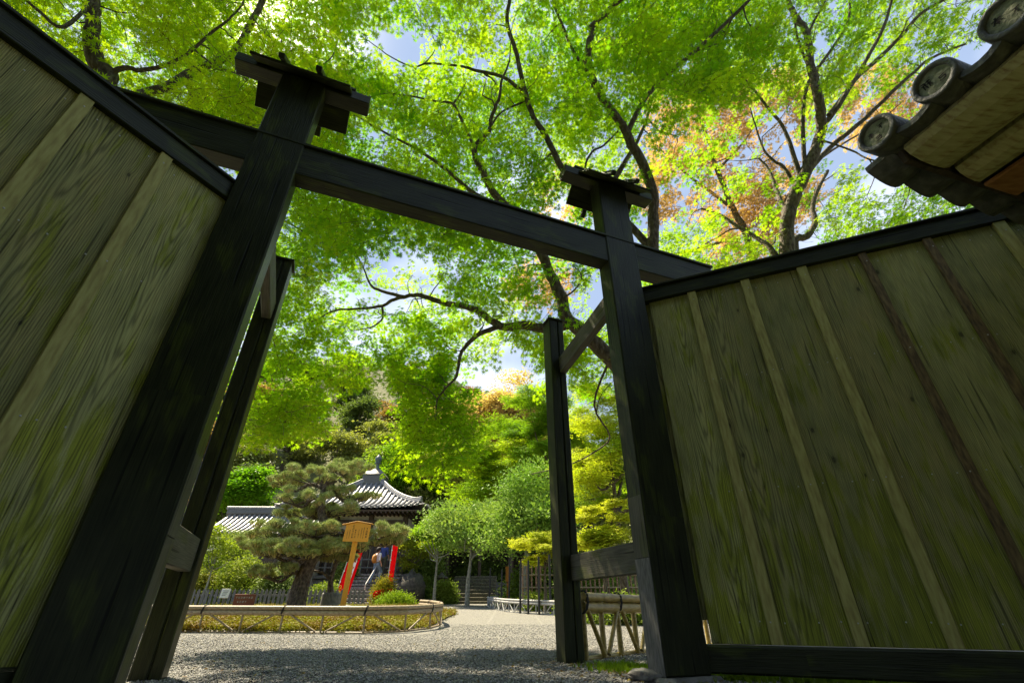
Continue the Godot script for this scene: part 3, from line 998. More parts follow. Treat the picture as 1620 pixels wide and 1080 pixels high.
func make_stairs_and_walls():
	# stairs up to the hall
	var s := thing("stone_stairway", "flight of rough stone steps rising to the temple hall between red banners", "stairs", Vector3(-7.0, 0.62, -24.0))
	for i in 9:
		var g := Geo.new()
		g.box(at(Vector3(rng.randf_range(-0.03, 0.03), 0.165 * (i + 0.5) - 0.02, -0.3 * i - 0.6)), Vector3(2.5, 0.13, 0.9), 0.025)
		part("step", g.mesh(), mats.stone, s)
		span_part("riser", Vector3(-1.2, 0.165 * i - 0.06, -0.3 * i - 1.0), Vector3(1.2, 0.165 * i + 0.079, -0.3 * i - 0.22), mats.stone, s, 0.0)
	var hr := thing("handrail", "pale metal handrail rising beside the stone steps", "handrail", Vector3(-6.85, 0.62, -24.2))
	var g2 := Geo.new()
	g2.tube([Vector3(0, 0.85, 0.0), Vector3(0, 2.2, -2.3)], [0.02, 0.02], 8)
	part("rail", g2.mesh(), mats.metal_pale, hr)
	for e in [[0.02, 0.0, 0.86], [1.15, -2.2, 2.14]]:
		var g3 := Geo.new()
		g3.tube([Vector3(0, e[0], e[1]), Vector3(0, e[2], e[1])], [0.028, 0.028], 8)
		part("post", g3.mesh(), mats.metal_pale, hr)
	# timber-edged stairs farther right
	var t := thing("garden_stairway", "broad low garden steps with log edges under the pale-barked tree", "stairs", Vector3(-2.15, 0.72, -27.5))
	for i in 8:
		span_part("step", Vector3(-1.25, 0.19 * i - 0.05, -0.42 * i - 0.5), Vector3(1.25, 0.19 * i + 0.14, -0.42 * i), mats.mossy_stone, t, 0.03)
	# open timber shelter at the head of the steps
	var sh := thing("timber_shelter", "dark open-fronted timber shelter at the head of the garden steps", "shelter", Vector3(-2.0, 1.9, -31.6))
	span_part("floor", Vector3(-4.5, -1.2, -3.4), Vector3(4.5, 0.0, 0.4), mats.stone, sh, 0.05)
	span_part("back_wall", Vector3(-4.2, 0.002, -3.2), Vector3(4.2, 2.6, -3.05), mats.old_wood, sh)
	for x in [-4.2, 4.05]:
		span_part("side_wall", Vector3(x, 0.002, -3.04), Vector3(x + 0.15, 2.6, -0.2), mats.old_wood, sh)
	for i in 5:
		span_part("pillar", Vector3(-4.1 + i * 2.0, 0.002, 0.0), Vector3(-3.92 + i * 2.0, 2.55, 0.18), mats.old_wood, sh)
	span_part("lintel", Vector3(-4.4, 2.56, -0.05), Vector3(4.4, 2.78, 0.22), mats.old_wood, sh)
	for e in [[1.0, 0.0], [-1.0, -3.1]]:
		var g4 := Geo.new()
		var lo := Vector3(0, 2.62, -1.55 + e[0] * 2.4)
		var hi := Vector3(0, 3.7, -1.55)
		var dir := (hi - lo).normalized()
		g4.box(Transform3D(Basis(Vector3.RIGHT, dir.cross(Vector3.RIGHT), dir), (lo + hi) * 0.5), Vector3(9.6, 0.12, (hi - lo).length()), 0.02)
		part("roof_board", g4.mesh(), mats.old_wood, sh)

# ------------------------------------------------------------------ bamboo fences
func bamboo(g: Geo, a: Vector3, b: Vector3, r: float, sides := 8, node_every := 0.28, taper := 1.0) -> void:
	# a cane with swollen nodes
	var l := (b - a).length()
	var pts := []
	var rr := []
	var d := (b - a) / l
	var t := 0.0
	var k := 0
	pts.append(a)
	rr.append(r)
	t = node_every * rng.randf_range(0.4, 0.9)
	while t < l - 0.05:
		var tr := r * lerpf(1.0, taper, t / l)
		for e in [[-0.012, 1.0], [-0.004, 1.09], [0.004, 1.09], [0.012, 1.0]]:
			pts.append(a + d * (t + e[0]))
			rr.append(tr * e[1])
		t += node_every * rng.randf_range(0.9, 1.1)
		k += 1
	pts.append(b)
	rr.append(r * taper)
	g.tube(pts, rr, sides)

func ground_at(p: Vector3) -> Vector3:
	return Vector3(p.x, ground_y(p.x, p.z), p.z)

func bamboo_fence(f: Node3D, path: Array, spacing: float, hgt: float, rail_r: float, cane: Material, tie_every: int, rails := 2, base := true, stout := 0.42) -> void:
	# path: points on the ground in the fence's own frame
	var stops := [path[0]]
	var left := spacing
	for i in path.size() - 1:
		var a: Vector3 = path[i]
		var b: Vector3 = path[i + 1]
		var l := (b - a).length()
		var p := left
		while p <= l:
			stops.append(a.lerp(b, p / l))
			p += spacing
		left = p - l
	var up := Vector3(0, hgt, 0)
	for i in stops.size():
		var g := Geo.new()
		bamboo(g, stops[i] + Vector3(0, -0.04, 0), stops[i] + up * 0.96, rail_r * stout, 6, 0.2)
		part("upright", g.mesh(), cane, f)
		if i < stops.size() - 1:
			var dr: Vector3 = (stops[i + 1] - stops[i]).normalized()
			var side := dr.cross(Vector3.UP) * rail_r * 0.5
			var lo: Vector3 = stops[i + 1] if i % 2 == 0 else stops[i]
			var hi: Vector3 = stops[i] if i % 2 == 0 else stops[i + 1]
			var g2 := Geo.new()
			bamboo(g2, lo.lerp(hi, 0.12) + Vector3(0, 0.03, 0) + side, hi.lerp(lo, 0.06) + up * 0.86 + side, rail_r * stout * 0.85, 6, 0.2)
			part("brace", g2.mesh(), cane, f)
			for k in rails:
				var g3 := Geo.new()
				var o := up + Vector3(0, -k * rail_r * 1.75, 0) + dr.cross(Vector3.UP) * (rail_r * 0.35 if k == 0 else rail_r * 0.1)
				var rk := rail_r * (0.78 if k == 0 and rails > 1 else 1.0)
				bamboo(g3, stops[i] + o - dr * 0.01, stops[i + 1] + o + dr * 0.01, rk, 8, 0.31)
				part("rail", g3.mesh(), cane, f)
			if base:
				var g4 := Geo.new()
				bamboo(g4, stops[i] + Vector3(0, 0.012, 0) - side, stops[i + 1] + Vector3(0, 0.012, 0) - side, rail_r * 0.45, 6, 0.3)
				part("base_rail", g4.mesh(), cane, f)
		if tie_every > 0 and i % tie_every == 0:
			var dr2: Vector3 = (stops[mini(i + 1, stops.size() - 1)] - stops[maxi(i - 1, 0)]).normalized()
			var sd := dr2.cross(Vector3.UP)
			var tg := Geo.new()
			for w in 3:
				var loop := []
				var lr := []
				for k in 11:
					var a := TAU * k / 10.0
					loop.append(stops[i] + up + Vector3(0, -rail_r * 0.85, 0) + Vector3(0, sin(a) * rail_r * 1.95, 0) + sd * cos(a) * rail_r * 1.25 + dr2 * ((w - 1) * 0.012 + sin(a) * 0.022))
					lr.append(0.006)
				tg.tube(loop, lr, 5)
			tg.tube([stops[i] + up * 1.02, stops[i] + up * 1.12 + dr2 * 0.02], [0.007, 0.005], 5)
			part("cord_tie", tg.mesh(), mats.cord, f)

func make_bamboo_fences():
	var f := thing("bamboo_fence", "low dry bamboo border fence with crossed braces round the moss bed", "bamboo fence")
	var path := []
	for e in [[-9.0, 10.15], [-6.31, 10.1], [-4.83, 10.0], [-3.54, 9.85], [-2.7, 9.8], [-2.2, 9.95], [-1.85, 10.35], [-1.62, 10.95], [-1.55, 11.6], [-1.7, 12.6], [-2.1, 13.8], [-2.9, 15.2]]:
		path.append(on_ground(e[0], e[1]))
	bamboo_fence(f, path, 0.79, 0.40, 0.045, mats.bamboo_dry, 2)
	var n := thing("bamboo_fence", "stout yellow bamboo barrier close behind the gate's rear post", "bamboo fence")
	bamboo_fence(n, [Vector3(0.66, 0, -4.95), Vector3(1.14, 0, -5.55), Vector3(1.9, 0, -6.4), Vector3(3.0, 0, -7.4)], 0.34, 0.50, 0.05, mats.bamboo_new, 2, 2, true, 0.56)
	var r := thing("bamboo_fence", "low silvery bamboo border fence curving round the planting bed by the black stakes", "bamboo fence")
	var p2 := []
	for e in [[-0.6, 23.5], [-1.05, 22.2], [-0.75, 20.3], [-0.2, 18.0], [0.35, 16.9], [1.3, 15.6], [2.2, 14.5], [3.2, 13.5], [4.6, 12.6], [6.2, 12.0]]:
		p2.append(on_ground(e[0], e[1]))
	bamboo_fence(r, p2, 0.42, 0.36, 0.04, mats.bamboo_grey, 0, 2)
	# upright bamboo screen behind the planting bed
	var s := thing("bamboo_screen", "reddish-brown bamboo lattice screen behind the curved border fence", "bamboo screen", on_ground(1.4, 19.5))
	for i in 30:
		var g := Geo.new()
		var x := -1.0 + i * 0.17
		var tall := 1.35 if x > 0.25 else 1.72
		bamboo(g, Vector3(x, 0, 0), Vector3(x + 0.01, tall + rng.randf_range(-0.05, 0.05), 0), 0.034, 6, 0.35)
		part("upright", g.mesh(), mats.bamboo_red, s)
	for k in 3:
		var g := Geo.new()
		bamboo(g, Vector3(-1.1, 0.3 + k * 0.42, 0.06), Vector3(4.1, 0.3 + k * 0.42, 0.06), 0.032, 6, 0.4)
		part("rail", g.mesh(), mats.bamboo_dry, s)

# ------------------------------------------------------------------ small things
func make_small_things():
	# notice board
	var b := thing("notice_board", "ochre wooden notice board with black brush writing on a leaning post", "notice board", on_ground(-3.97, 12.5))
	var tilt := Basis(Vector3.BACK, deg_to_rad(-2.0))
	var top := 2.02 - ground_y(0, -12.5)
	part("post", bar(Vector3(0.11, top + 0.3, 0.08), 0.006), mats.sign_wood, b, Transform3D(tilt, Vector3(-0.02, (top + 0.1) * 0.5, -0.03)))
	var o := [Vector2(-0.33, 0), Vector2(0.33, 0), Vector2(0.34, 0.40), Vector2(0.0, 0.46), Vector2(-0.31, 0.40)]
	var g := Geo.new()
	g.prism(o, Transform3D(Basis(Vector3.UP, deg_to_rad(-8.0)) * tilt, Vector3(0.03, top - 0.13, 0.05)), 0.035)
	part("board", g.mesh(), mats.sign_wood, b)
	var rf := Geo.new()
	for s in [-1.0, 1.0]:
		rf.beam(Vector3(0.03, top + 0.345, 0.05), Vector3(0.03 + s * 0.40, top + 0.275, 0.05 + s * 0.055), 0.09, 0.02, 0.003)
	part("board_roof", rf.mesh(), mats.sign_wood, b)
	var ink := Geo.new()
	var face := Transform3D(Basis(Vector3.UP, deg_to_rad(-8.0)) * tilt, Vector3(0.03, top - 0.13, 0.05)) * at(Vector3(0, 0, 0.0185))
	var r := RandomNumberGenerator.new()
	r.seed = 3
	for c in [[0.27, 0.05, 0.30, 0.05], [0.19, 0.06, 0.32, 0.028], [0.13, 0.06, 0.30, 0.028], [0.06, 0.06, 0.27, 0.028], [-0.03, 0.08, 0.26, 0.04], [-0.10, 0.08, 0.36, 0.052], [-0.18, 0.06, 0.26, 0.028], [-0.24, 0.06, 0.24, 0.028]]:
		var y: float = c[2]
		while y > c[1]:
			glyph(ink, r.randi_range(0, 3), face * at(Vector3(c[0], y, 0)), c[3], 0.16)
			y -= c[3] * 1.25
	part("writing", ink.mesh(), mats.ink, b)
	# red banners
	make_banner(Vector3(-8.0, 0.62, -23.4), 2.85, 0.62, deg_to_rad(14.0), deg_to_rad(-14.0), "wide red banner with a white lettered strip, leaning beside the stone steps")
	make_banner(Vector3(-5.7, 0.7, -23.6), 2.7, 0.5, deg_to_rad(1.5), deg_to_rad(72.0), "narrow red banner seen edge-on with white lettering, standing beside the rounded shrubs")
	# white and brown signs by the picket fence
	var ws := thing("white_sign", "small white notice on a stake by the picket fence", "sign", on_ground(-7.25, 13.2), deg_to_rad(14.0))
	part("panel", bar(Vector3(0.20, 0.22, 0.015), 0.003), mats.paper_white, ws, Transform3D(Basis(Vector3.RIGHT, -0.35), Vector3(0, 0.60, 0)))
	part("stake", bar(Vector3(0.03, 0.55, 0.03), 0.002), mats.grey_wood, ws, at(Vector3(0, 0.24, -0.04)))
	var wi := Geo.new()
	for k in 4:
		wi.box(Transform3D(Basis(Vector3.RIGHT, -0.35), Vector3(0, 0.60, 0)) * at(Vector3(0.01 - 0.01 * k, 0.06 - 0.035 * k, 0.0085)), Vector3(0.13 - 0.015 * k, 0.012, 0.002))
	part("print", wi.mesh(), mats.grey_wood, ws)
	var bs := thing("brown_sign", "low reddish-brown plank sign with pale lettering by the picket fence", "sign", on_ground(-6.62, 13.0), deg_to_rad(6.0))
	part("panel", bar(Vector3(0.50, 0.26, 0.03), 0.006), mats.sign_brown, bs, at(Vector3(0, 0.46, 0)))
	for s in [-0.18, 0.18]:
		part("leg", bar(Vector3(0.04, 0.5, 0.03), 0.003), mats.sign_brown, bs, at(Vector3(s, 0.22, -0.031)))
	var bi := Geo.new()
	for row in 2:
		for k in 7 if row == 0 else 4:
			glyph(bi, k + row, at(Vector3(-0.19 + k * 0.06 + row * 0.05, 0.51 - row * 0.09, 0.0165)), 0.045, 0.14)
	part("lettering", bi.mesh(), mats.bamboo_grey, bs)
	# picket fence
	var pf := thing("picket_fence", "dark grey wooden picket fence behind the moss bed", "fence", on_ground(-9.6, 17.2), deg_to_rad(3.0))
	var pick := [Vector2(-0.045, 0), Vector2(0.045, 0), Vector2(0.045, 0.62), Vector2(0, 0.69), Vector2(-0.045, 0.62)]
	var pgm := Geo.new()
	pgm.prism(pick, Transform3D.IDENTITY, 0.025)
	var pmesh := pgm.mesh()
	for i in 40:
		part("picket", pmesh, mats.grey_wood, pf, Transform3D(Basis(Vector3.BACK, rng.randf_range(-0.03, 0.03)), Vector3(-1.0 + i * 0.145, 0.0, 0)))
	for y in [0.18, 0.5]:
		part("rail", bar(Vector3(6.0, 0.06, 0.03), 0.004), mats.grey_wood, pf, at(Vector3(1.85, y, -0.03)))
	# stump-like wooden tub beside the pine
	var st := Geo.new()
	st.lathe([Vector2(0.001, 0.0), Vector2(0.27, 0.0), Vector2(0.25, 0.3), Vector2(0.245, 0.55), Vector2(0.23, 0.60), Vector2(0.001, 0.615)], 14)
	lone("tree_stump", st.mesh(), mats.grey_wood, "pale sawn tree stump beside the pine trunk", "stump", "", at(on_ground(-5.05, 14.6)))
	# standing stones
	boulder(on_ground(-4.95, 25.6) + Vector3(0, 0, 0), Vector3(0.75, 1.35, 0.5), 31, "tall dark pointed garden rock beside the young maple", "dark_stone")
	boulder(on_ground(-5.55, 25.9), Vector3(0.6, 0.75, 0.5), 32, "squat grey garden rock next to the tall pointed rock", "stone")
	boulder(on_ground(-4.7, 15.2), Vector3(0.35, 0.28, 0.3), 33, "small grey rock at the foot of the pine", "stone")
	boulder(on_ground(-8.3, 23.9), Vector3(0.5, 0.55, 0.4), 34, "grey boulder edging the stone steps under the wide banner", "stone")
	boulder(Vector3(0.89, 0.0, -3.62), Vector3(0.16, 0.07, 0.14), 35, "flat pale stepping stone at the foot of the gate post", "stone")
	# stone lantern by the right stairs
	var sl := thing("stone_lantern", "small round-headed stone lantern by the garden steps", "lantern", on_ground(-3.75, 27.3))
	var lg := Geo.new()
	lg.lathe([Vector2(0.001, 0), Vector2(0.3, 0.0), Vector2(0.3, 0.12), Vector2(0.12, 0.2), Vector2(0.11, 0.75), Vector2(0.26, 0.85), Vector2(0.26, 0.9), Vector2(0.001, 0.92)], 8)
	part("pedestal", lg.mesh(), mats.dark_stone, sl)
	for e in 4:
		part("light_box_post", bar(Vector3(0.07, 0.26, 0.07), 0.01), mats.dark_stone, sl, at(Vector3(0.13 * (1 if e % 2 == 0 else -1), 1.05, 0.13 * (1 if e < 2 else -1))))
	var lr := Geo.new()
	lr.lathe([Vector2(0.001, 1.18), Vector2(0.36, 1.18), Vector2(0.34, 1.24), Vector2(0.12, 1.36), Vector2(0.06, 1.45), Vector2(0.001, 1.5)], 8)
	part("lantern_roof", lr.mesh(), mats.dark_stone, sl)
	# black stakes, an orange post
	var names := [[-0.94, 21.6, 1.45], [-0.42, 20.2, 1.35], [-0.12, 20.0, 1.75], [0.26, 16.9, 1.55], [0.50, 16.4, 1.50], [0.82, 16.1, 1.6], [1.15, 15.9, 1.65]]
	for e in names:
		var g5 := Geo.new()
		var p := on_ground(e[0], e[1])
		g5.tube([p + Vector3(0, -0.05, 0), p + Vector3(0.015, e[2] * 0.5, 0), p + Vector3(0.03, e[2], 0)], [0.035, 0.033, 0.03], 8)
		lone("black_stake", g5.mesh(), mats.black_paint, "slender black stake beside the silvery bamboo border fence", "stake", "black stakes along the planting bed")
	var op := thing("orange_post", "thin ochre marker post with a darker band among the black stakes", "post", on_ground(-0.18, 22.8))
	part("shaft", bar(Vector3(0.12, 0.95, 0.1), 0.006), mats.orange_paint, op, at(Vector3(0, 0.47, 0)))
	part("head", bar(Vector3(0.2, 0.6, 0.12), 0.01), mats.orange_paint, op, at(Vector3(0, 1.25, 0)))
	part("band", bar(Vector3(0.14, 0.06, 0.12), 0.004), mats.sign_brown, op, at(Vector3(0, 0.92, 0)))
	# red cloth at the foot of the narrow banner
	var rc := Geo.new()
	for k in 5:
		var a := k * 1.3
		rc.lathe([Vector2(0.001, -0.16), Vector2(0.16, -0.1), Vector2(0.2, 0.03), Vector2(0.12, 0.15), Vector2(0.001, 0.2)], 9, Transform3D(Basis(Vector3(cos(a), 0.4, sin(a)).normalized(), a * 0.6), Vector3(-0.35 + 0.17 * k, 0.42 + 0.1 * sin(a * 2.0), 0.1 * cos(a))))
	lone("red_cloth", rc.mesh(), mats.banner_red, "crumpled red cloth bundle at the foot of the narrow banner", "cloth", "", at(on_ground(-5.65, 23.4)))

func boulder(p: Vector3, size: Vector3, sd: int, label: String, m: String) -> void:
	var g := Geo.new()
	var nz := FastNoiseLite.new()
	nz.seed = sd
	nz.frequency = 0.9
	var rows := 9
	var cols := 14
	var ids := []
	for i in rows + 1:
		var line := []
		for j in cols:
			var th := PI * i / rows
			var ph := TAU * j / cols
			var d := Vector3(sin(th) * cos(ph), cos(th), sin(th) * sin(ph))
			var k := 1.0 + 0.45 * nz.get_noise_3dv(d * 1.3) + 0.15 * nz.get_noise_3dv(d * 4.0)
			line.append(g.put(Vector3(d.x * size.x, (d.y * 0.5 + 0.42) * size.y, d.z * size.z) * k, d))
		ids.append(line)
	for i in rows:
		for j in cols:
			g.tri_i(ids[i][j], ids[i][(j + 1) % cols], ids[i + 1][(j + 1) % cols])
			g.tri_i(ids[i][j], ids[i + 1][(j + 1) % cols], ids[i + 1][j])
	lone("garden_rock", g.mesh(), mats[m], label, "rock", "", at(p))

func make_banner(p: Vector3, hgt: float, w: float, lean: float, turn: float, label: String):
	var b := thing("banner", label, "banner", p, turn)
	var basis := Basis(Vector3.BACK, -lean)
	var g := Geo.new()
	g.tube([basis * Vector3(0, -0.3, 0), basis * Vector3(0, hgt + 0.08, 0)], [0.02, 0.016], 7)
	g.tube([basis * Vector3(-0.02, hgt, 0), basis * Vector3(w, hgt, 0)], [0.012, 0.012], 6)
	part("pole", g.mesh(), mats.metal_pale, b)
	var c := Geo.new()
	var strip := Geo.new()
	var low := hgt * 0.14
	for i in 12:
		for j in 4:
			var q := []
			for e in [[i, j], [i + 1, j], [i + 1, j + 1], [i, j + 1]]:
				var y: float = lerpf(low, hgt, e[0] / 12.0)
				var x: float = 0.03 + (w - 0.03) * e[1] / 4.0
				q.append(basis * Vector3(x, y, 0.05 * sin(x * 7.0 + y * 1.3) * x))
			c.quad(q[0], q[1], q[2], q[3], basis * Vector3.BACK)
			if j == 2 and i < 8 and w > 0.55:
				strip.quad(q[0].lerp(q[3], 0.1) + basis.z * 0.012, q[1].lerp(q[2], 0.1) + basis.z * 0.012, q[2].lerp(q[1], 0.0) + basis.z * 0.012, q[3] + basis.z * 0.012, basis * Vector3.BACK)
	part("cloth", c.mesh(), mats.banner_red, b)
	part("white_strip", strip.mesh(), mats.banner_white, b)
	var k := Geo.new()
	for i in 6:
		var y := lerpf(low + 0.15, hgt * 0.66, i / 5.0)
		var x := 0.03 + (w - 0.03) * 0.63
		glyph(k, i, Transform3D(basis, basis * Vector3(x, y, 0.05 * sin(x * 7.0 + y * 1.3) * x + 0.02)), w * 0.17, 0.2)
	for i in 3:
		glyph(k, i + 1, Transform3D(basis, basis * Vector3(w * 0.5, hgt * 0.72 + i * hgt * 0.1, 0.04)), w * 0.24, 0.16)
	part("lettering", k.mesh(), mats.banner_red, b)
	var lg := Geo.new()
	for i in 6:
		lg.box(Transform3D(basis, basis * Vector3(0.02, lerpf(low + 0.1, hgt - 0.1, i / 5.0), 0)), Vector3(0.06, 0.05, 0.045))
	part("loop", lg.mesh(), mats.banner_white, b)

# ------------------------------------------------------------------ people
func body_mesh(bones: Array, cell: float) -> ArrayMesh:
	# bones: [a, b, ra, rb, colour, sharpness]; smooth union of tapered capsules, meshed as surface nets
	var lo := Vector3(1e9, 1e9, 1e9)
	var hi := -lo
	for b in bones:
		for k in 2:
			lo = lo.min(b[k] - Vector3.ONE * (b[2 + k] + cell * 3.0))
			hi = hi.max(b[k] + Vector3.ONE * (b[2 + k] + cell * 3.0))
	var nx := int((hi.x - lo.x) / cell) + 2
	var ny := int((hi.y - lo.y) / cell) + 2
	var nz := int((hi.z - lo.z) / cell) + 2
	var field := PackedFloat32Array()
	field.resize(nx * ny * nz)
	field.fill(1.0)
	for b in bones:
		var bl: Vector3 = b[0].min(b[1]) - Vector3.ONE * (maxf(b[2], b[3]) + 0.08)
		var bh: Vector3 = b[0].max(b[1]) + Vector3.ONE * (maxf(b[2], b[3]) + 0.08)
		var ba: Vector3 = b[1] - b[0]
		var l2 := maxf(ba.length_squared(), 1e-9)
		for z in range(maxi(0, int((bl.z - lo.z) / cell)), mini(nz, int((bh.z - lo.z) / cell) + 2)):
			for y in range(maxi(0, int((bl.y - lo.y) / cell)), mini(ny, int((bh.y - lo.y) / cell) + 2)):
				for x in range(maxi(0, int((bl.x - lo.x) / cell)), mini(nx, int((bh.x - lo.x) / cell) + 2)):
					var p := lo + Vector3(x, y, z) * cell
					var t := clampf((p - b[0]).dot(ba) / l2, 0.0, 1.0)
					var d: float = (p - b[0] - ba * t).length() - lerpf(b[2], b[3], t)
					var i := (z * ny + y) * nx + x
					var k: float = b[5]
					var h := maxf(k - absf(field[i] - d), 0.0) / k
					field[i] = minf(field[i], d) - h * h * k * 0.25
	var g := Geo.new()
	var ids := {}
	var corner := [0, 1, nx, nx + 1, nx * ny, nx * ny + 1, nx * ny + nx, nx * ny + nx + 1]
	for z in nz - 1:
		for y in ny - 1:
			for x in nx - 1:
				var i := (z * ny + y) * nx + x
				var neg := 0
				for c in 8:
					if field[i + corner[c]] < 0.0:
						neg += 1
				if neg == 0 or neg == 8:
					continue
				var sum := Vector3.ZERO
				var cnt := 0
				for c in 8:
					for bit in [1, 2, 4]:
						if c & bit == 0:
							var fa := field[i + corner[c]]
							var fb := field[i + corner[c | bit]]
							if (fa < 0.0) != (fb < 0.0):
								var t := fa / (fa - fb)
								var pa := Vector3(c & 1, (c >> 1) & 1, (c >> 2) & 1)
								var pb := Vector3((c | bit) & 1, ((c | bit) >> 1) & 1, ((c | bit) >> 2) & 1)
								sum += pa.lerp(pb, t)
								cnt += 1
				var p := lo + (Vector3(x, y, z) + sum / cnt) * cell
				var gr := Vector3(field[i + 1] - field[i], field[i + nx] - field[i], field[i + nx * ny] - field[i])
				var best := 1e9
				for b in bones:
					var ba: Vector3 = b[1] - b[0]
					var t := clampf((p - b[0]).dot(ba) / maxf(ba.length_squared(), 1e-9), 0.0, 1.0)
					var d: float = (p - b[0] - ba * t).length() - lerpf(b[2], b[3], t)
					if d < best:
						best = d
						g.tint = b[4]
				ids[i] = g.put(p, gr.normalized())
	for z in range(1, nz - 1):
		for y in range(1, ny - 1):
			for x in range(1, nx - 1):
				var i := (z * ny + y) * nx + x
				for e in [[1, nx, nx * ny], [nx, 1, nx * ny], [nx * ny, 1, nx]]:
					if (field[i] < 0.0) != (field[i + e[0]] < 0.0):
						var a := i
						var b: int = i - e[1]
						var c: int = i - e[1] - e[2]
						var d: int = i - e[2]
						if ids.has(a) and ids.has(b) and ids.has(c) and ids.has(d):
							g.tri_i(ids[a], ids[b], ids[c])
							g.tri_i(ids[a], ids[c], ids[d])
	return g.mesh()

func figure(p: Vector3, turn: float, top: Color, legs: Color, hair: Color, stride: float, label: String) -> Node3D:
	var skin := Color(0.42, 0.24, 0.16)
	var shoe := Color(0.10, 0.08, 0.07)
	var o := thing("person", label, "person", p, turn)
	var bones := []
	var hip := 0.9
	for s in [-1.0, 1.0]:
		var fw: float = s * stride
		var rise := 0.165 if s * stride > 0.0 else 0.0
		var h := Vector3(s * 0.09, hip, 0.0)
		var knee := Vector3(s * 0.10, 0.48 + rise * 0.7, -0.06 - fw * 0.55 - rise * 0.35)
		var ank := Vector3(s * 0.10, 0.08 + rise, -fw * 0.8 + 0.04)
		bones.append([h, knee, 0.095, 0.062, legs, 0.05])
		bones.append([knee, ank, 0.06, 0.042, legs, 0.03])
		bones.append([ank + Vector3(0, -0.03, 0.03), ank + Vector3(0, -0.045, -0.14), 0.038, 0.03, shoe, 0.02])
		var sh := Vector3(s * 0.185, 1.40, 0.0)
		var el := Vector3(s * 0.24, 1.13, 0.02 + fw * 0.12)
		var wr := Vector3(s * 0.22, 0.95, -0.14 + fw * 0.2)
		bones.append([sh, el, 0.055, 0.042, top, 0.04])
		bones.append([el, wr, 0.038, 0.028, skin, 0.02])
		bones.append([wr, wr + Vector3(0, -0.06, -0.02), 0.03, 0.028, skin, 0.015])
		for k in 4:
			var fb := wr + Vector3(s * 0.0, -0.07, -0.05 + k * 0.02)
			bones.append([fb, fb + Vector3(0, -0.06 - 0.01 * (1 if k == 1 or k == 2 else 0), -0.015), 0.009, 0.008, skin, 0.008])
		bones.append([wr + Vector3(0, -0.03, -0.03), wr + Vector3(-s * 0.01, -0.075, -0.075), 0.010, 0.009, skin, 0.01])
	bones.append([Vector3(-0.07, 0.94, 0), Vector3(0.07, 0.94, 0), 0.11, 0.11, legs, 0.05])
	bones.append([Vector3(0, 1.02, 0), Vector3(0, 1.30, 0.0), 0.12, 0.135, top, 0.06])
	bones.append([Vector3(-0.13, 1.37, 0), Vector3(0.13, 1.37, 0), 0.075, 0.075, top, 0.06])
	bones.append([Vector3(0, 1.40, 0), Vector3(0, 1.52, -0.015), 0.055, 0.05, skin, 0.03])
	bones.append([Vector3(0, 1.58, -0.03), Vector3(0, 1.63, -0.02), 0.075, 0.088, skin, 0.03])
	bones.append([Vector3(0, 1.575, -0.105), Vector3(0, 1.60, -0.11), 0.014, 0.012, skin, 0.015])
	for s in [-1.0, 1.0]:
		bones.append([Vector3(s * 0.095, 1.59, -0.01), Vector3(s * 0.098, 1.62, -0.01), 0.014, 0.016, skin, 0.01])
	part("body", body_mesh(bones, 0.022), mats.person, o)
	var hb := [[Vector3(0, 1.665, 0.0), Vector3(0, 1.63, 0.03), 0.088, 0.095, hair, 0.03], [Vector3(-0.05, 1.66, 0.0), Vector3(0.05, 1.66, 0.0), 0.082, 0.082, hair, 0.03], [Vector3(0, 1.60, 0.055), Vector3(0, 1.54, 0.05), 0.07, 0.05, hair, 0.03]]
	part("hair", body_mesh(hb, 0.02), mats.person, o)
	return o

func make_people():
	var p1 := Vector3(-6.85, 0.62 + 0.165 * 5 + 0.06, -25.75)
	figure(p1, deg_to_rad(-38.0), Color(0.62, 0.64, 0.68), Color(0.13, 0.20, 0.29), Color(0.012, 0.010, 0.009), 0.24, "person in a white top and jeans climbing the stone steps with a backpack")
	var pk := thing("backpack", "orange-yellow backpack worn by the climber in white", "backpack", p1, deg_to_rad(-38.0))
	var bp := Geo.new()
	bp.lathe([Vector2(0.001, -0.21), Vector2(0.12, -0.19), Vector2(0.15, -0.08), Vector2(0.145, 0.08), Vector2(0.1, 0.18), Vector2(0.001, 0.21)], 10, Transform3D(Basis.from_scale(Vector3(1.0, 1.0, 0.6)), Vector3(0, 1.18, 0.21)))
	part("bag", bp.mesh(), mats.pack_orange, pk)
	for s in [-0.09, 0.09]:
		var st := Geo.new()
		st.tube(smooth_path([Vector3(s, 1.33, 0.17), Vector3(s * 1.3, 1.46, 0.02), Vector3(s * 1.4, 1.32, -0.13), Vector3(s * 1.5, 1.08, -0.05), Vector3(s, 1.02, 0.16)], 3), lerp_list(0.016, 0.016, 13), 5)
		part("strap", st.mesh(), mats.pack_orange, pk)
	figure(Vector3(-6.72, 0.62 + 0.165 * 7 + 0.06, -26.4), deg_to_rad(-20.0), Color(0.03, 0.05, 0.20), Color(0.06, 0.065, 0.05), Color(0.10, 0.045, 0.02), -0.12, "person in a dark blue top at the head of the stone steps")

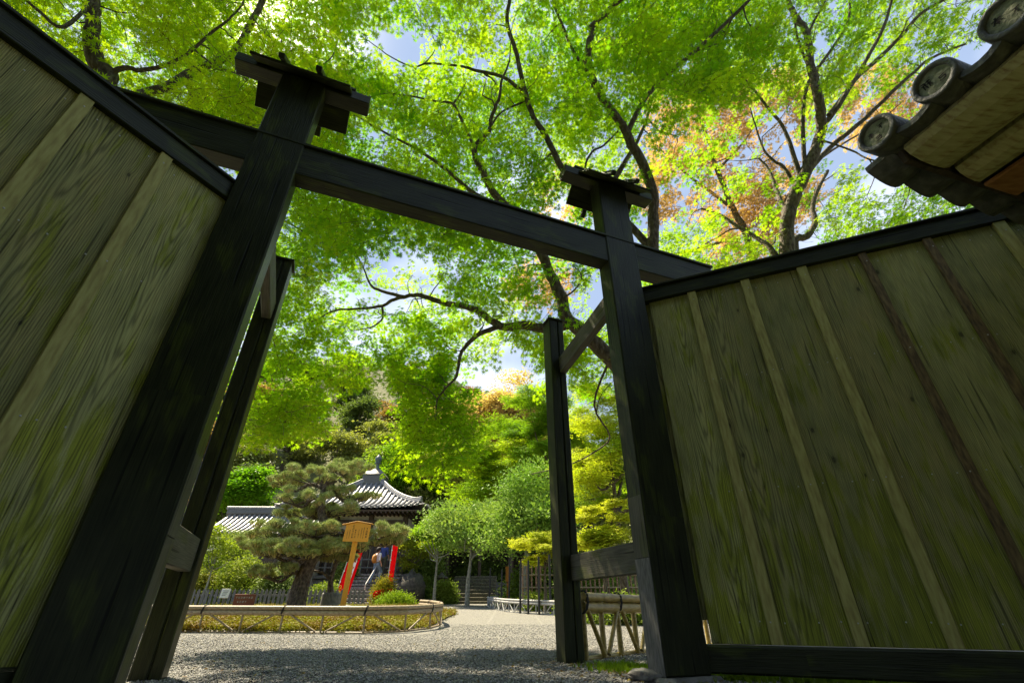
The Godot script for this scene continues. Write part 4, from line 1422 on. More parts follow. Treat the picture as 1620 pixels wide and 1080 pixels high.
# ------------------------------------------------------------------ foliage meshes
func maple_leaf(g: Geo, tf: Transform3D, size: float) -> void:
	# seven pointed lobes round the stalk, tips drooping a little
	var lobes := [[0.0, 1.0], [36.0, 0.94], [-36.0, 0.94], [74.0, 0.74], [-74.0, 0.74], [116.0, 0.42], [-116.0, 0.42]]
	var c := Vector3.ZERO
	var nn := tf.basis.y.normalized()
	for l in lobes:
		var a: float = deg_to_rad(l[0])
		var half := 0.21
		var tip: Vector3 = Vector3(cos(a), -0.16 * l[1], sin(a)) * l[1] * size
		var p: Vector3 = Vector3(cos(a - half * 1.4), 0.02, sin(a - half * 1.4)) * size * 0.40 * (0.55 + 0.45 * l[1])
		var q: Vector3 = Vector3(cos(a + half * 1.4), 0.02, sin(a + half * 1.4)) * size * 0.40 * (0.55 + 0.45 * l[1])
		g.tri(tf * c, tf * p, tf * tip, nn)
		g.tri(tf * c, tf * tip, tf * q, nn)

func spray_mesh(sd: int, leaves_per_side := 4, size := 0.060) -> ArrayMesh:
	# a flat spray of maple leaves along a forked twig
	var r := RandomNumberGenerator.new()
	r.seed = sd
	var g := Geo.new()
	for tw in 3:
		var yaw := (tw - 1) * 0.75 + r.randf_range(-0.15, 0.15)
		var l := 0.38 if tw == 1 else 0.28
		var root := Vector3(0.04, 0, 0) if tw != 1 else Vector3.ZERO
		var dir := Vector3(cos(yaw), 0.0, sin(yaw))
		g.tint = Color(0.32, 0.10, 0.5)
		g.tube([root, root + dir * l * 0.5 + Vector3(0, 0.012, 0), root + dir * l + Vector3(0, -0.02, 0)], [0.0022, 0.0016, 0.0008], 3, false)
		var n := leaves_per_side if tw == 1 else leaves_per_side - 1
		for k in n:
			var t := (k + 0.7) / (n + 0.3)
			for s in [-1.0, 1.0]:
				var p := root + dir * l * t + Vector3(0, 0.012 * (1.0 - t), 0)
				var ly: float = -yaw - s * r.randf_range(0.6, 1.25)
				var b := Basis(Vector3.UP, ly) * Basis(Vector3.BACK, -r.randf_range(0.0, 0.55)) * Basis(Vector3.RIGHT, r.randf_range(-0.5, 0.5))
				var stalk := b * Vector3(0.026, 0.002, 0)
				var v := r.randf_range(0.82, 1.15)
				g.tint = Color(v * r.randf_range(0.9, 1.12), v, v * r.randf_range(0.8, 1.1))
				maple_leaf(g, Transform3D(b, p + stalk), size * r.randf_range(0.75, 1.15))
		g.tint = Color(1.05, 1.05, 1.0)
		maple_leaf(g, Transform3D(Basis(Vector3.UP, -yaw) * Basis(Vector3.BACK, -0.3), root + dir * l), size * 0.9)
	return g.mesh()

func tuft_mesh(sd: int, count := 16, spread := 0.5, size := 0.11, flat := 0.5) -> ArrayMesh:
	# loose clump of pointed leaves
	var r := RandomNumberGenerator.new()
	r.seed = sd
	var g := Geo.new()
	for k in count:
		var d := Vector3(r.randfn(), r.randfn() * flat, r.randfn()) * spread * 0.45
		var b := Basis(Vector3(r.randfn(), r.randfn(), r.randfn()).normalized(), r.randf() * TAU)
		b = b.slerp(Basis(Vector3.UP, r.randf() * TAU), 0.5).orthonormalized()
		var l := size * r.randf_range(0.7, 1.3)
		var v := r.randf_range(0.75, 1.2)
		g.tint = Color(v, v, v)
		var tf := Transform3D(b, d)
		var w := l * 0.27
		var nn := b.y
		g.tri(tf * Vector3.ZERO, tf * Vector3(l * 0.45, 0.06 * l, w), tf * Vector3(l, -0.08 * l, 0), nn)
		g.tri(tf * Vector3.ZERO, tf * Vector3(l, -0.08 * l, 0), tf * Vector3(l * 0.45, 0.06 * l, -w), nn)
	return g.mesh()

func needle_mesh(sd: int) -> ArrayMesh:
	var r := RandomNumberGenerator.new()
	r.seed = sd
	var g := Geo.new()
	for k in 30:
		var a := r.randf() * TAU
		var e := r.randf_range(0.05, 1.45)
		var d := Vector3(cos(a) * cos(e), sin(e), sin(a) * cos(e))
		var l := r.randf_range(0.07, 0.115)
		var sd2 := d.cross(Vector3(r.randfn(), r.randfn(), r.randfn())).normalized() * 0.0032
		var v := r.randf_range(0.7, 1.3)
		g.tint = Color(v, v, v)
		g.tri(sd2, -sd2, d * l)
	g.tint = Color(1.6, 0.8, 0.9)
	g.tube([Vector3(0, -0.09, 0), Vector3(0, 0.03, 0)], [0.009, 0.005], 4, false)
	return g.mesh()

# ------------------------------------------------------------------ near maples
func to_points(list: Array) -> Array:
	var out := []
	for p in list:
		out.append(p if p is Vector3 else at_depth(p[0], p[1], p[2]))
	return out

func near_maple(called: String, label: String, limbs: Array, regions: Array, holes: Array, col_a: Color, col_b: Color, branchlets: int, sd: int, leaf_scale := 1.0, cut := -0.12, sprays := []) -> void:
	var r := RandomNumberGenerator.new()
	r.seed = sd
	var wood := Geo.new()
	var nodes := PackedVector3Array()
	var node_r := PackedFloat32Array()
	var base := Vector3.ZERO
	var first := true
	for l in limbs:
		var pts := smooth_path(to_points(l[0]), 4)
		if first:
			base = pts[0]
			first = false
		for i in pts.size():
			if i > 0 and i < pts.size() - 1:
				pts[i] += Vector3(r.randfn(), r.randfn(), r.randfn()) * l[1] * 0.06
		var rr := lerp_list(l[1], l[2], pts.size(), 0.85)
		for i in pts.size():
			rr[i] *= r.randf_range(0.96, 1.05)
		wood.tube(pts, rr, 9 if l[1] > 0.04 else 6)
		for i in range(pts.size() / 4, pts.size()):
			nodes.append(pts[i])
			node_r.append(rr[i])
	var eye := Vector3(0, EYE, 0)
	# where the sprays hang: above the limbs, which stay bare on their undersides
	var nz := FastNoiseLite.new()
	nz.seed = sd
	nz.frequency = 0.55
	nz.fractal_octaves = 3
	var places := []
	var tints := []
	var where := PackedVector3Array()
	for g in regions:
		var made := 0
		var tries := 0
		while made < g[6] and tries < g[6] * 5:
			tries += 1
			var a := r.randf() * TAU
			var q := sqrt(r.randf())
			var px: float = g[0] + g[2] * q * cos(a)
			var py: float = g[1] + g[3] * q * sin(a)
			var open := false
			for hl in holes:
				var e := Vector2((px - hl[0]) / hl[2], (py - hl[1]) / hl[3]).length()
				if e < 0.85 + 0.35 * r.randf():
					open = true
					break
			if open:
				continue
			var p := at_depth(px, py, lerpf(g[4], g[5], r.randf()))
			var n := nz.get_noise_3dv(p) - (0.10 if py < -20.0 else 0.0)
			if n < cut or p.y < 1.6:
				continue
			made += 1
			var b := Basis(Vector3.UP, r.randf() * TAU) * Basis(Vector3.BACK, r.randf_range(-0.55, 0.2)) * Basis(Vector3.RIGHT, r.randf_range(-0.35, 0.35))
			# leaves turn part of the way towards the light
			b = Basis(Quaternion(Vector3.UP, Vector3.UP.slerp(TO_SUN, r.randf_range(0.2, 1.0)))) * b
			places.append(Transform3D(b.scaled(Vector3.ONE * leaf_scale * r.randf_range(0.65, 1.3)), p))
			var t := clampf(0.5 + nz.get_noise_3dv(p * 0.7 + Vector3(9, 3, 1)) * 1.3 + r.randfn() * 0.18, 0.0, 1.0)
			var c := col_a.lerp(col_b, t)
			tints.append(c)
			where.append(p)
	# thin branches reach out from the limbs towards the sprays
	var twigs := Geo.new()
	for k in branchlets:
		var goal := where[r.randi() % where.size()]
		goal -= (goal - eye).normalized() * 0.32
		var best := 1e9
		var bi := 0
		for i in nodes.size():
			var d := nodes[i].distance_squared_to(goal)
			if d < best:
				best = d
				bi = i
		var a := nodes[bi]
		var l := sqrt(best)
		if l < 0.12 or l > 3.2:
			continue
		var r0 := minf(node_r[bi] * 0.7, 0.006 + 0.013 * l)
		var mid := a.lerp(goal, 0.5) + Vector3(r.randfn(), absf(r.randfn()) * 0.8, r.randfn()) * l * 0.10
		var pts := smooth_path([a, a.lerp(mid, 0.55) + Vector3(r.randfn(), r.randfn(), r.randfn()) * l * 0.05, mid, mid.lerp(goal, 0.6) + Vector3(r.randfn(), r.randfn(), r.randfn()) * l * 0.05, goal], 2)
		var rr := lerp_list(r0, 0.003, pts.size(), 0.8)
		twigs.tube(pts, rr, 5 if r0 > 0.008 else 4, false)
		for i in range(2, pts.size()):
			nodes.append(pts[i])
			node_r.append(rr[i])
	# limbs and thin branches stay bare on their undersides: the sprays sit above them
	var big := PackedVector3Array()
	var big_r := PackedFloat32Array()
	for i in nodes.size():
		if node_r[i] > 0.0038:
			big.append(nodes[i] - eye)
			big_r.append(node_r[i] + (0.19 if node_r[i] > 0.012 else 0.09))
	var kept := []
	var kept_t := []
	for j in places.size():
		var pv: Vector3 = places[j].origin - eye
		var pl := pv.length()
		var un := pv / pl
		var low := false
		for i in big.size():
			var along := big[i].dot(un)
			if along > pl - 0.1 and (big[i] - un * along).length_squared() < big_r[i] * big_r[i]:
				low = true
				break
		if low and r.randf() < 0.93:
			continue
		kept.append(places[j])
		kept_t.append(tints[j])
	places = kept
	tints = kept_t
	var o := thing(called, label, "maple tree", base)
	var back := at(-base)
	part("trunk", wood.mesh(), mats.bark, o, back)
	part("branches", twigs.mesh(), mats.bark, o, back).set_meta("kind", "stuff")
	for v in sprays.size():
		var pp := []
		var tt := []
		for i in range(v, places.size(), sprays.size()):
			pp.append(back * places[i])
			tt.append(tints[i])
		scatter("crown", sprays[v], mats.maple_leaf, o, pp, tt)

func make_near_maples():
	var sprays := [spray_mesh(1), spray_mesh(2)]
	var green_a := Color(0.50, 0.70, 0.016)
	var green_b := Color(0.21, 0.45, 0.011)
	# the leaning maple behind the right gate post
	var limbs := [
		[[Vector3(2.75, -0.1, -6.5), Vector3(2.6, 1.4, -6.35), Vector3(2.2, 2.7, -6.2), [966, 566, 6.05], [925, 530, 6.0], [896, 503, 6.0], [889, 472, 5.95], [875, 444, 5.9], [862, 412, 5.8], [840, 365, 5.6], [812, 335, 5.4], [792, 318, 5.2], [774, 292, 5.0], [755, 255, 4.8], [752, 233, 4.7], [774, 207, 4.6], [776, 190, 4.5], [789, 155, 4.3], [794, 128, 4.2], [806, 96, 4.1]], 0.145, 0.014],
		[[[905, 512, 6.0], [861, 519, 6.05], [828, 515, 6.1], [792, 516, 6.2], [761, 494, 6.3], [739, 485, 6.3], [705, 480, 6.4], [672, 469, 6.4], [655, 467, 6.5], [625, 473, 6.5], [605, 483, 6.6], [569, 488, 6.7], [530, 491, 6.8], [490, 510, 6.9]], 0.085, 0.012],
		[[[640, 470, 6.5], [603, 460, 6.4], [586, 450, 6.4], [575, 424, 6.3], [560, 395, 6.2]], 0.035, 0.008],
		[[[790, 516, 6.2], [755, 530, 6.2], [736, 549, 6.3], [728, 563, 6.3], [722, 594, 6.4], [711, 608, 6.4], [692, 632, 6.5], [690, 665, 6.5]], 0.045, 0.008],
		[[[604, 484, 6.6], [605, 503, 6.6], [590, 516, 6.7], [565, 522, 6.7]], 0.025, 0.006],
		[[[752, 235, 4.7], [726, 181, 4.5], [715, 163, 4.4], [690, 160, 4.4], [650, 152, 4.3], [606, 148, 4.3], [570, 160, 4.3]], 0.028, 0.006],
		[[[716, 165, 4.4], [728, 148, 4.3], [738, 128, 4.2]], 0.018, 0.006],
		[[[800, 330, 5.4], [752, 307, 5.2], [730, 289, 5.1], [685, 252, 4.9], [648, 230, 4.8], [611, 211, 4.7], [567, 185, 4.6], [540, 170, 4.5]], 0.045, 0.008],
		[[Vector3(2.72, 0.9, -6.45), Vector3(2.65, 2.6, -6.1), Vector3(2.45, 4.2, -5.8), [1036, 420, 5.6], [1033, 385, 5.5], [1034, 345, 5.4], [1032, 300, 5.2], [1015, 256, 5.0], [996, 222, 4.8], [988, 204, 4.7], [967, 174, 4.5], [941, 133, 4.25], [931, 93, 4.0], [935, 55, 3.8], [939, 38, 3.7], [959, 20, 3.6], [985, -5, 3.45], [1010, -60, 3.1]], 0.115, 0.036],
		[[[1035, 400, 5.55], [1000, 360, 5.5], [950, 318, 5.3], [905, 285, 5.1], [885, 259, 5.0], [865, 218, 4.8], [844, 185, 4.6], [831, 148, 4.45], [822, 107, 4.25], [813, 70, 4.05], [802, 33, 3.85], [807, -5, 3.6], [815, -60, 3.3]], 0.065, 0.028],
		[[[992, 212, 4.75], [1018, 160, 4.5], [1055, 118, 4.3], [1100, 81, 4.1], [1160, 26, 3.8], [1190, -5, 3.6], [1230, -50, 3.4]], 0.045, 0.022],
		[[[934, 120, 4.2], [907, 81, 4.0], [889, 37, 3.75], [874, 0, 3.55], [866, -40, 3.4]], 0.032, 0.012],
		[[[830, 148, 4.45], [796, 122, 4.35], [752, 111, 4.3], [730, 105, 4.25], [678, 100, 4.2], [655, 105, 4.2], [622, 92, 4.15], [581, 63, 4.0]], 0.034, 0.006],
		[[[836, 158, 4.5], [792, 178, 4.55], [774, 207, 4.6]], 0.02, 0.014],
		[[[968, 300, 5.2], [974, 281, 5.1], [996, 244, 5.2], [1010, 220, 5.3], [1024, 185, 5.3], [1034, 150, 5.2]], 0.055, 0.02],
		[[[940, 300, 5.2], [926, 266, 5.0], [937, 240, 5.0], [955, 230, 4.95], [978, 207, 4.8]], 0.022, 0.014],
		[[[966, 566, 6.05], [940, 640, 6.6], [965, 690, 7.0], [940, 715, 7.2], [900, 735, 7.4], [840, 750, 7.6]], 0.02, 0.006],
	]
	var regions := [
		[760, 60, 300, 130, 3.0, 5.6, 746], [640, 250, 230, 150, 3.6, 6.4, 746], [850, 230, 170, 120, 4.7, 6.4, 369],
		[620, 420, 215, 130, 5.8, 7.6, 402], [800, 430, 150, 90, 4.8, 7.2, 250], [600, 560, 205, 85, 6.4, 8.0, 278],
		[690, 690, 62, 70, 6.2, 7.4, 145], [650, 615, 95, 60, 6.2, 7.4, 142],
		[1000, 90, 170, 110, 3.6, 5.6, 333], [1090, 60, 150, 90, 3.2, 5.4, 250], [960, 250, 110, 90, 5.0, 6.6, 100],
		[930, 560, 90, 70, 6.0, 7.8, 100], [850, 555, 70, 40, 6.0, 7.4, 70], [700, -180, 700, 200, 2.0, 4.2, 538],
	]
	var holes := [[612, 72, 75, 40], [640, 405, 62, 24], [760, 600, 45, 18], [820, 580, 55, 34], [665, 575, 30, 14], [560, 45, 30, 16], [600, 470, 24, 12], [870, 330, 34, 22], [600, 535, 26, 14], [500, 480, 18, 14], [572, 655, 72, 62]]
	near_maple("maple_tree", "large green maple leaning out behind the gate's bamboo-side post, its limbs crossing above the crossbeam", limbs, regions, holes, green_a, green_b, 1050, 101, 1.0, -0.30, sprays)
	# maple behind the left fence
	var limbs0 := [
		[[Vector3(-5.5, -0.1, -3.9), Vector3(-5.35, 2.2, -3.7), Vector3(-5.2, 4.4, -3.45), [166, 132, 3.25], [150, 100, 3.15], [144, 60, 3.0], [149, 24, 2.9], [146, -5, 2.8], [140, -60, 2.6]], 0.15, 0.055],
		[[[160, 122, 3.2], [196, 107, 3.2], [222, 111, 3.25], [259, 104, 3.25], [296, 85, 3.2], [333, 52, 3.1], [359, 33, 3.05], [385, 5, 3.0]], 0.038, 0.012],
		[[Vector3(-5.25, 3.6, -3.55), [200, 170, 3.6], [230, 148, 3.7], [267, 137, 3.75], [307, 111, 3.8], [367, 85, 3.8], [389, 52, 3.7], [404, 22, 3.6], [418, -5, 3.5], [440, -60, 3.2]], 0.075, 0.04],
		[[[146, 0, 2.8], [100, 43, 2.7], [63, 19, 2.6], [41, 0, 2.5], [10, -30, 2.4]], 0.025, 0.012],
		[[[150, 20, 2.9], [125, 36, 2.8], [92, 0, 2.7]], 0.012, 0.006],
		[[[400, 30, 3.6], [440, 70, 3.8], [446, 45, 3.7], [452, 20, 3.6]], 0.014, 0.008],
		[[[385, 60, 3.8], [470, 110, 4.2], [520, 95, 4.2], [535, 60, 4.1], [545, 15, 4.0]], 0.016, 0.006],
		[[[307, 111, 3.8], [300, 150, 4.0], [318, 165, 4.2], [330, 140, 4.1]], 0.014, 0.005],
		[[[290, 120, 3.8], [330, 200, 4.6], [410, 330, 5.6], [440, 420, 6.2], [430, 520, 6.8], [450, 600, 7.2]], 0.04, 0.008],
		[[[410, 330, 5.6], [470, 360, 5.8], [520, 400, 6.0]], 0.02, 0.006],
	]
	var regions0 := [
		[180, 60, 260, 130, 2.6, 4.8, 686], [430, 80, 170, 130, 2.8, 5.2, 489], [330, 200, 160, 60, 3.6, 5.6, 196], [480, 330, 85, 130, 5.0, 6.6, 280],
		[450, 560, 90, 125, 6.4, 7.8, 196], [540, 640, 60, 60, 6.2, 7.6, 37], [420, 660, 50, 45, 6.2, 7.4, 76],
		[150, -180, 420, 190, 1.6, 3.8, 440], [-220, 60, 250, 250, 1.8, 4.2, 297],
	]
	var holes0 := [[85, 14, 30, 22], [178, 40, 14, 10], [612, 72, 75, 40], [520, 30, 16, 10], [572, 655, 72, 62]]
	near_maple("maple_tree", "green maple standing behind the plank fence, its bare forked limb rising above the rail cap", limbs0, regions0, holes0, Color(0.54, 0.70, 0.018), Color(0.23, 0.45, 0.012), 620, 202, 1.0, -0.28, sprays)
	# big maple over the right fence
	var limbs2 := [
		[[Vector3(5.45, -0.1, -6.9), Vector3(5.3, 2.6, -6.75), Vector3(5.15, 4.8, -6.6), [1246, 400, 6.5], [1246, 348, 6.3], [1256, 312, 6.1], [1275, 272, 5.8], [1292, 230, 5.6], [1300, 196, 5.4], [1294, 155, 5.1], [1285, 111, 4.9], [1279, 74, 4.7], [1275, 48, 4.6], [1257, 22, 4.5], [1246, -5, 4.4], [1230, -60, 4.0]], 0.165, 0.038],
		[[[1268, 285, 5.9], [1309, 237, 5.8], [1346, 207, 5.6], [1379, 178, 5.4], [1420, 137, 5.1], [1446, 115, 5.0], [1472, 93, 4.9], [1527, 70, 4.7]], 0.055, 0.02],
		[[[1298, 205, 5.5], [1327, 167, 5.2], [1353, 126, 5.0], [1390, 93, 4.8], [1427, 56, 4.6], [1457, 22, 4.4], [1501, -5, 4.2], [1540, -40, 4.0]], 0.052, 0.022],
		[[[1312, 182, 5.3], [1346, 137, 5.1], [1372, 93, 4.8], [1398, 44, 4.6], [1413, -5, 4.3]], 0.05, 0.022],
		[[[1262, 300, 6.0], [1240, 264, 5.9], [1227, 256, 5.9], [1209, 237, 5.8], [1198, 207, 5.7], [1187, 170, 5.5]], 0.04, 0.01],
		[[[1268, 285, 5.9], [1253, 237, 5.7], [1239, 200, 5.6], [1209, 163, 5.4], [1179, 126, 5.2], [1142, 104, 5.1]], 0.05, 0.012],
		[[[1248, 340, 6.2], [1236, 320, 6.4], [1227, 296, 6.6], [1216, 267, 6.7], [1201, 250, 6.7]], 0.06, 0.02],
		[[Vector3(5.35, 3.6, -6.7), [1258, 396, 6.6], [1278, 374, 6.6], [1290, 352, 6.6], [1286, 326, 6.65], [1296, 296, 6.7], [1310, 270, 6.8]], 0.085, 0.03],
		[[Vector3(5.4, 4.2, -6.7), [1226, 402, 6.6], [1205, 381, 6.7], [1164, 356, 6.9], [1142, 341, 7.0], [1110, 330, 7.1]], 0.06, 0.02],
		[[[1296, 220, 5.5], [1346, 237, 5.5], [1376, 252, 5.4], [1416, 259, 5.3], [1464, 274, 5.2], [1500, 300, 5.2]], 0.022, 0.008],
		[[[1290, 130, 5.0], [1262, 60, 4.7], [1258, 20, 4.6]], 0.03, 0.015],
		[[[1277, 60, 4.7], [1290, 30, 4.5], [1310, -5, 4.3]], 0.03, 0.015],
		[[[1275, 275, 5.8], [1270, 200, 5.5], [1276, 140, 5.2], [1300, 100, 5.0], [1340, 40, 4.7], [1345, -5, 4.5]], 0.045, 0.02],
		[[[1376, 252, 5.4], [1385, 275, 5.5], [1372, 310, 5.6]], 0.012, 0.005],
		[[[1416, 259, 5.3], [1440, 290, 5.4], [1430, 330, 5.5]], 0.012, 0.005],
	]
	var regions2 := [
		[1180, 70, 200, 100, 3.6, 6.0, 567], [1330, 60, 170, 90, 3.8, 6.0, 333], [1450, 40, 130, 60, 3.6, 5.6, 142], [1250, 170, 120, 60, 4.8, 6.4, 70],
		[1350, 330, 170, 70, 5.4, 7.4, 250], [1120, 390, 110, 50, 6.4, 8.0, 153], [1150, 250, 70, 60, 5.6, 7.0, 38], [1500, 330, 110, 50, 5.0, 6.8, 93], [1430, 130, 60, 50, 4.6, 5.8, 24],
		[1060, 440, 60, 60, 6.6, 8.0, 82], [1500, -160, 500, 170, 2.4, 4.8, 293], [1390, 180, 40, 40, 4.6, 5.6, 10],
	]
	var holes2 := [[1390, 290, 40, 30], [1500, 110, 40, 30], [1330, 260, 26, 30]]
	near_maple("maple_tree", "spreading maple with a thick pale-ridged trunk standing behind the right plank fence's rail", limbs2, regions2, holes2, Color(0.50, 0.68, 0.025), Color(0.21, 0.45, 0.011), 760, 303, 1.0, -0.2, sprays)
	# maple with bronze young leaves beyond it
	var limbs3 := [
		[[Vector3(6.6, 0, -10.8), Vector3(6.4, 4.0, -10.6), [1190, 400, 10.2], [1160, 330, 9.8], [1135, 270, 9.4], [1120, 220, 9.0], [1100, 170, 8.7]], 0.16, 0.03],
		[[[1160, 330, 9.8], [1120, 300, 9.6], [1080, 270, 9.4], [1040, 230, 9.2]], 0.06, 0.015],
		[[[1190, 400, 10.2], [1240, 320, 9.8], [1300, 250, 9.4], [1380, 200, 9.2], [1430, 160, 9.0]], 0.07, 0.012],
		[[[1135, 270, 9.4], [1180, 220, 9.2], [1210, 170, 9.0]], 0.05, 0.012],
		[[[1150, 380, 10.2], [1080, 400, 10.6], [1000, 410, 11.0], [920, 430, 11.2], [850, 440, 11.4]], 0.05, 0.012],
		[[[1000, 410, 11.0], [940, 330, 10.6], [880, 290, 10.4]], 0.03, 0.01],
	]
	var regions3 := [[1110, 200, 90, 90, 8.4, 10.4, 380], [1200, 310, 90, 60, 9.0, 10.6, 253], [1390, 170, 70, 60, 8.6, 10.0, 173], [1230, 160, 60, 50, 8.6, 10.0, 137], [1180, 400, 70, 40, 9.6, 11.0, 115], [900, 300, 45, 40, 10.0, 11.2, 68], [850, 440, 45, 40, 10.8, 12.0, 68], [950, 330, 30, 24, 10.2, 11.4, 27], [1060, 300, 60, 40, 9.2, 10.6, 79]]
	near_maple("maple_tree", "maple with coppery orange young leaves rising beyond the right plank fence", limbs3, regions3, [[1170, 260, 26, 22], [1080, 300, 24, 18]], Color(0.72, 0.47, 0.25), Color(0.56, 0.34, 0.17), 240, 404, 1.35, -0.2, sprays)

# ------------------------------------------------------------------ trees farther off
func leafy_tree(called: String, label: String, p: Vector3, hgt: float, crown: Vector3, crown_at: Vector3, trunk_r: float, blobs: int, per_blob: int, tuft: Mesh, tuft_scale: float, col_a: Color, col_b: Color, sd: int, group := "", bark := "bark", leaf := "shrub_leaf", category := "tree", lean := Vector3.ZERO) -> void:
	# trunk, limbs to every clump, and leaf clumps gathered in uneven blobs
	var r := RandomNumberGenerator.new()
	r.seed = sd
	var o := thing(called, label, category, p, 0.0, group)
	var wood := Geo.new()
	var fork := crown_at * 0.55 + lean
	wood.tube(smooth_path([Vector3(0, -0.2, 0), fork * 0.5 + Vector3(r.randfn(), 0, r.randfn()) * trunk_r * 0.8, fork, crown_at], 3), lerp_list(trunk_r, trunk_r * 0.25, 10), 8)
	var places := []
	var tints := []
	for k in blobs:
		var d := Vector3(r.randfn(), r.randfn(), r.randfn()).normalized()
		var c := crown_at + d * crown * r.randf_range(0.3, 1.05)
		var br := (crown.x + crown.y + crown.z) / 3.0 * r.randf_range(0.16, 0.40)
		if k < 9:
			wood.tube(smooth_path([fork.lerp(crown_at, r.randf() * 0.6), fork.lerp(c, 0.5) + Vector3(r.randfn(), r.randfn(), r.randfn()) * 0.08 * crown.x, c], 3), lerp_list(trunk_r * 0.4, trunk_r * 0.06, 7), 5, false)
		var shade := r.randf()
		for j in per_blob:
			var e := Vector3(r.randfn(), r.randfn(), r.randfn()).normalized()
			if e.y < -0.35:
				e.y = -e.y
			var q := c + e * Vector3(1.0, 0.62, 1.0) * br * pow(r.randf(), 0.4)
			places.append(Transform3D((Basis(Vector3.UP, r.randf() * TAU) * Basis(Vector3.RIGHT, r.randf_range(-0.5, 0.5))).scaled(Vector3.ONE * tuft_scale * r.randf_range(0.75, 1.3)), q))
			tints.append(col_a.lerp(col_b, clampf(shade * 0.7 + r.randf() * 0.4, 0.0, 1.0)))
	part("trunk", wood.mesh(), mats[bark], o)
	scatter("crown", tuft, mats[leaf], o, places, tints)

func px_tree(called: String, label: String, px: float, py: float, rx: float, ry: float, d: float, foot: float, blobs: int, per_blob: int, tuft: Mesh, ts: float, ca: Color, cb: Color, sd: int, group := "", bark := "bark", leaf := "shrub_leaf", tr := 0.12, category := "tree") -> void:
	# a tree whose crown fills a patch of the photograph at depth d; foot is the depth-independent ground height there
	var c := at_depth(px, py, d)
	var ex := (at_depth(px + rx, py, d) - c).length()
	var ey := (at_depth(px, py - ry, d) - c).length()
	var base := Vector3(c.x + rng.randf_range(-0.15, 0.15) * ex, foot, c.z)
	leafy_tree(called, label, base, c.y + ey, Vector3(ex, ey, ex * 0.85), c - base, tr, blobs, per_blob, tuft, ts, ca, cb, sd, group, bark, leaf, category)

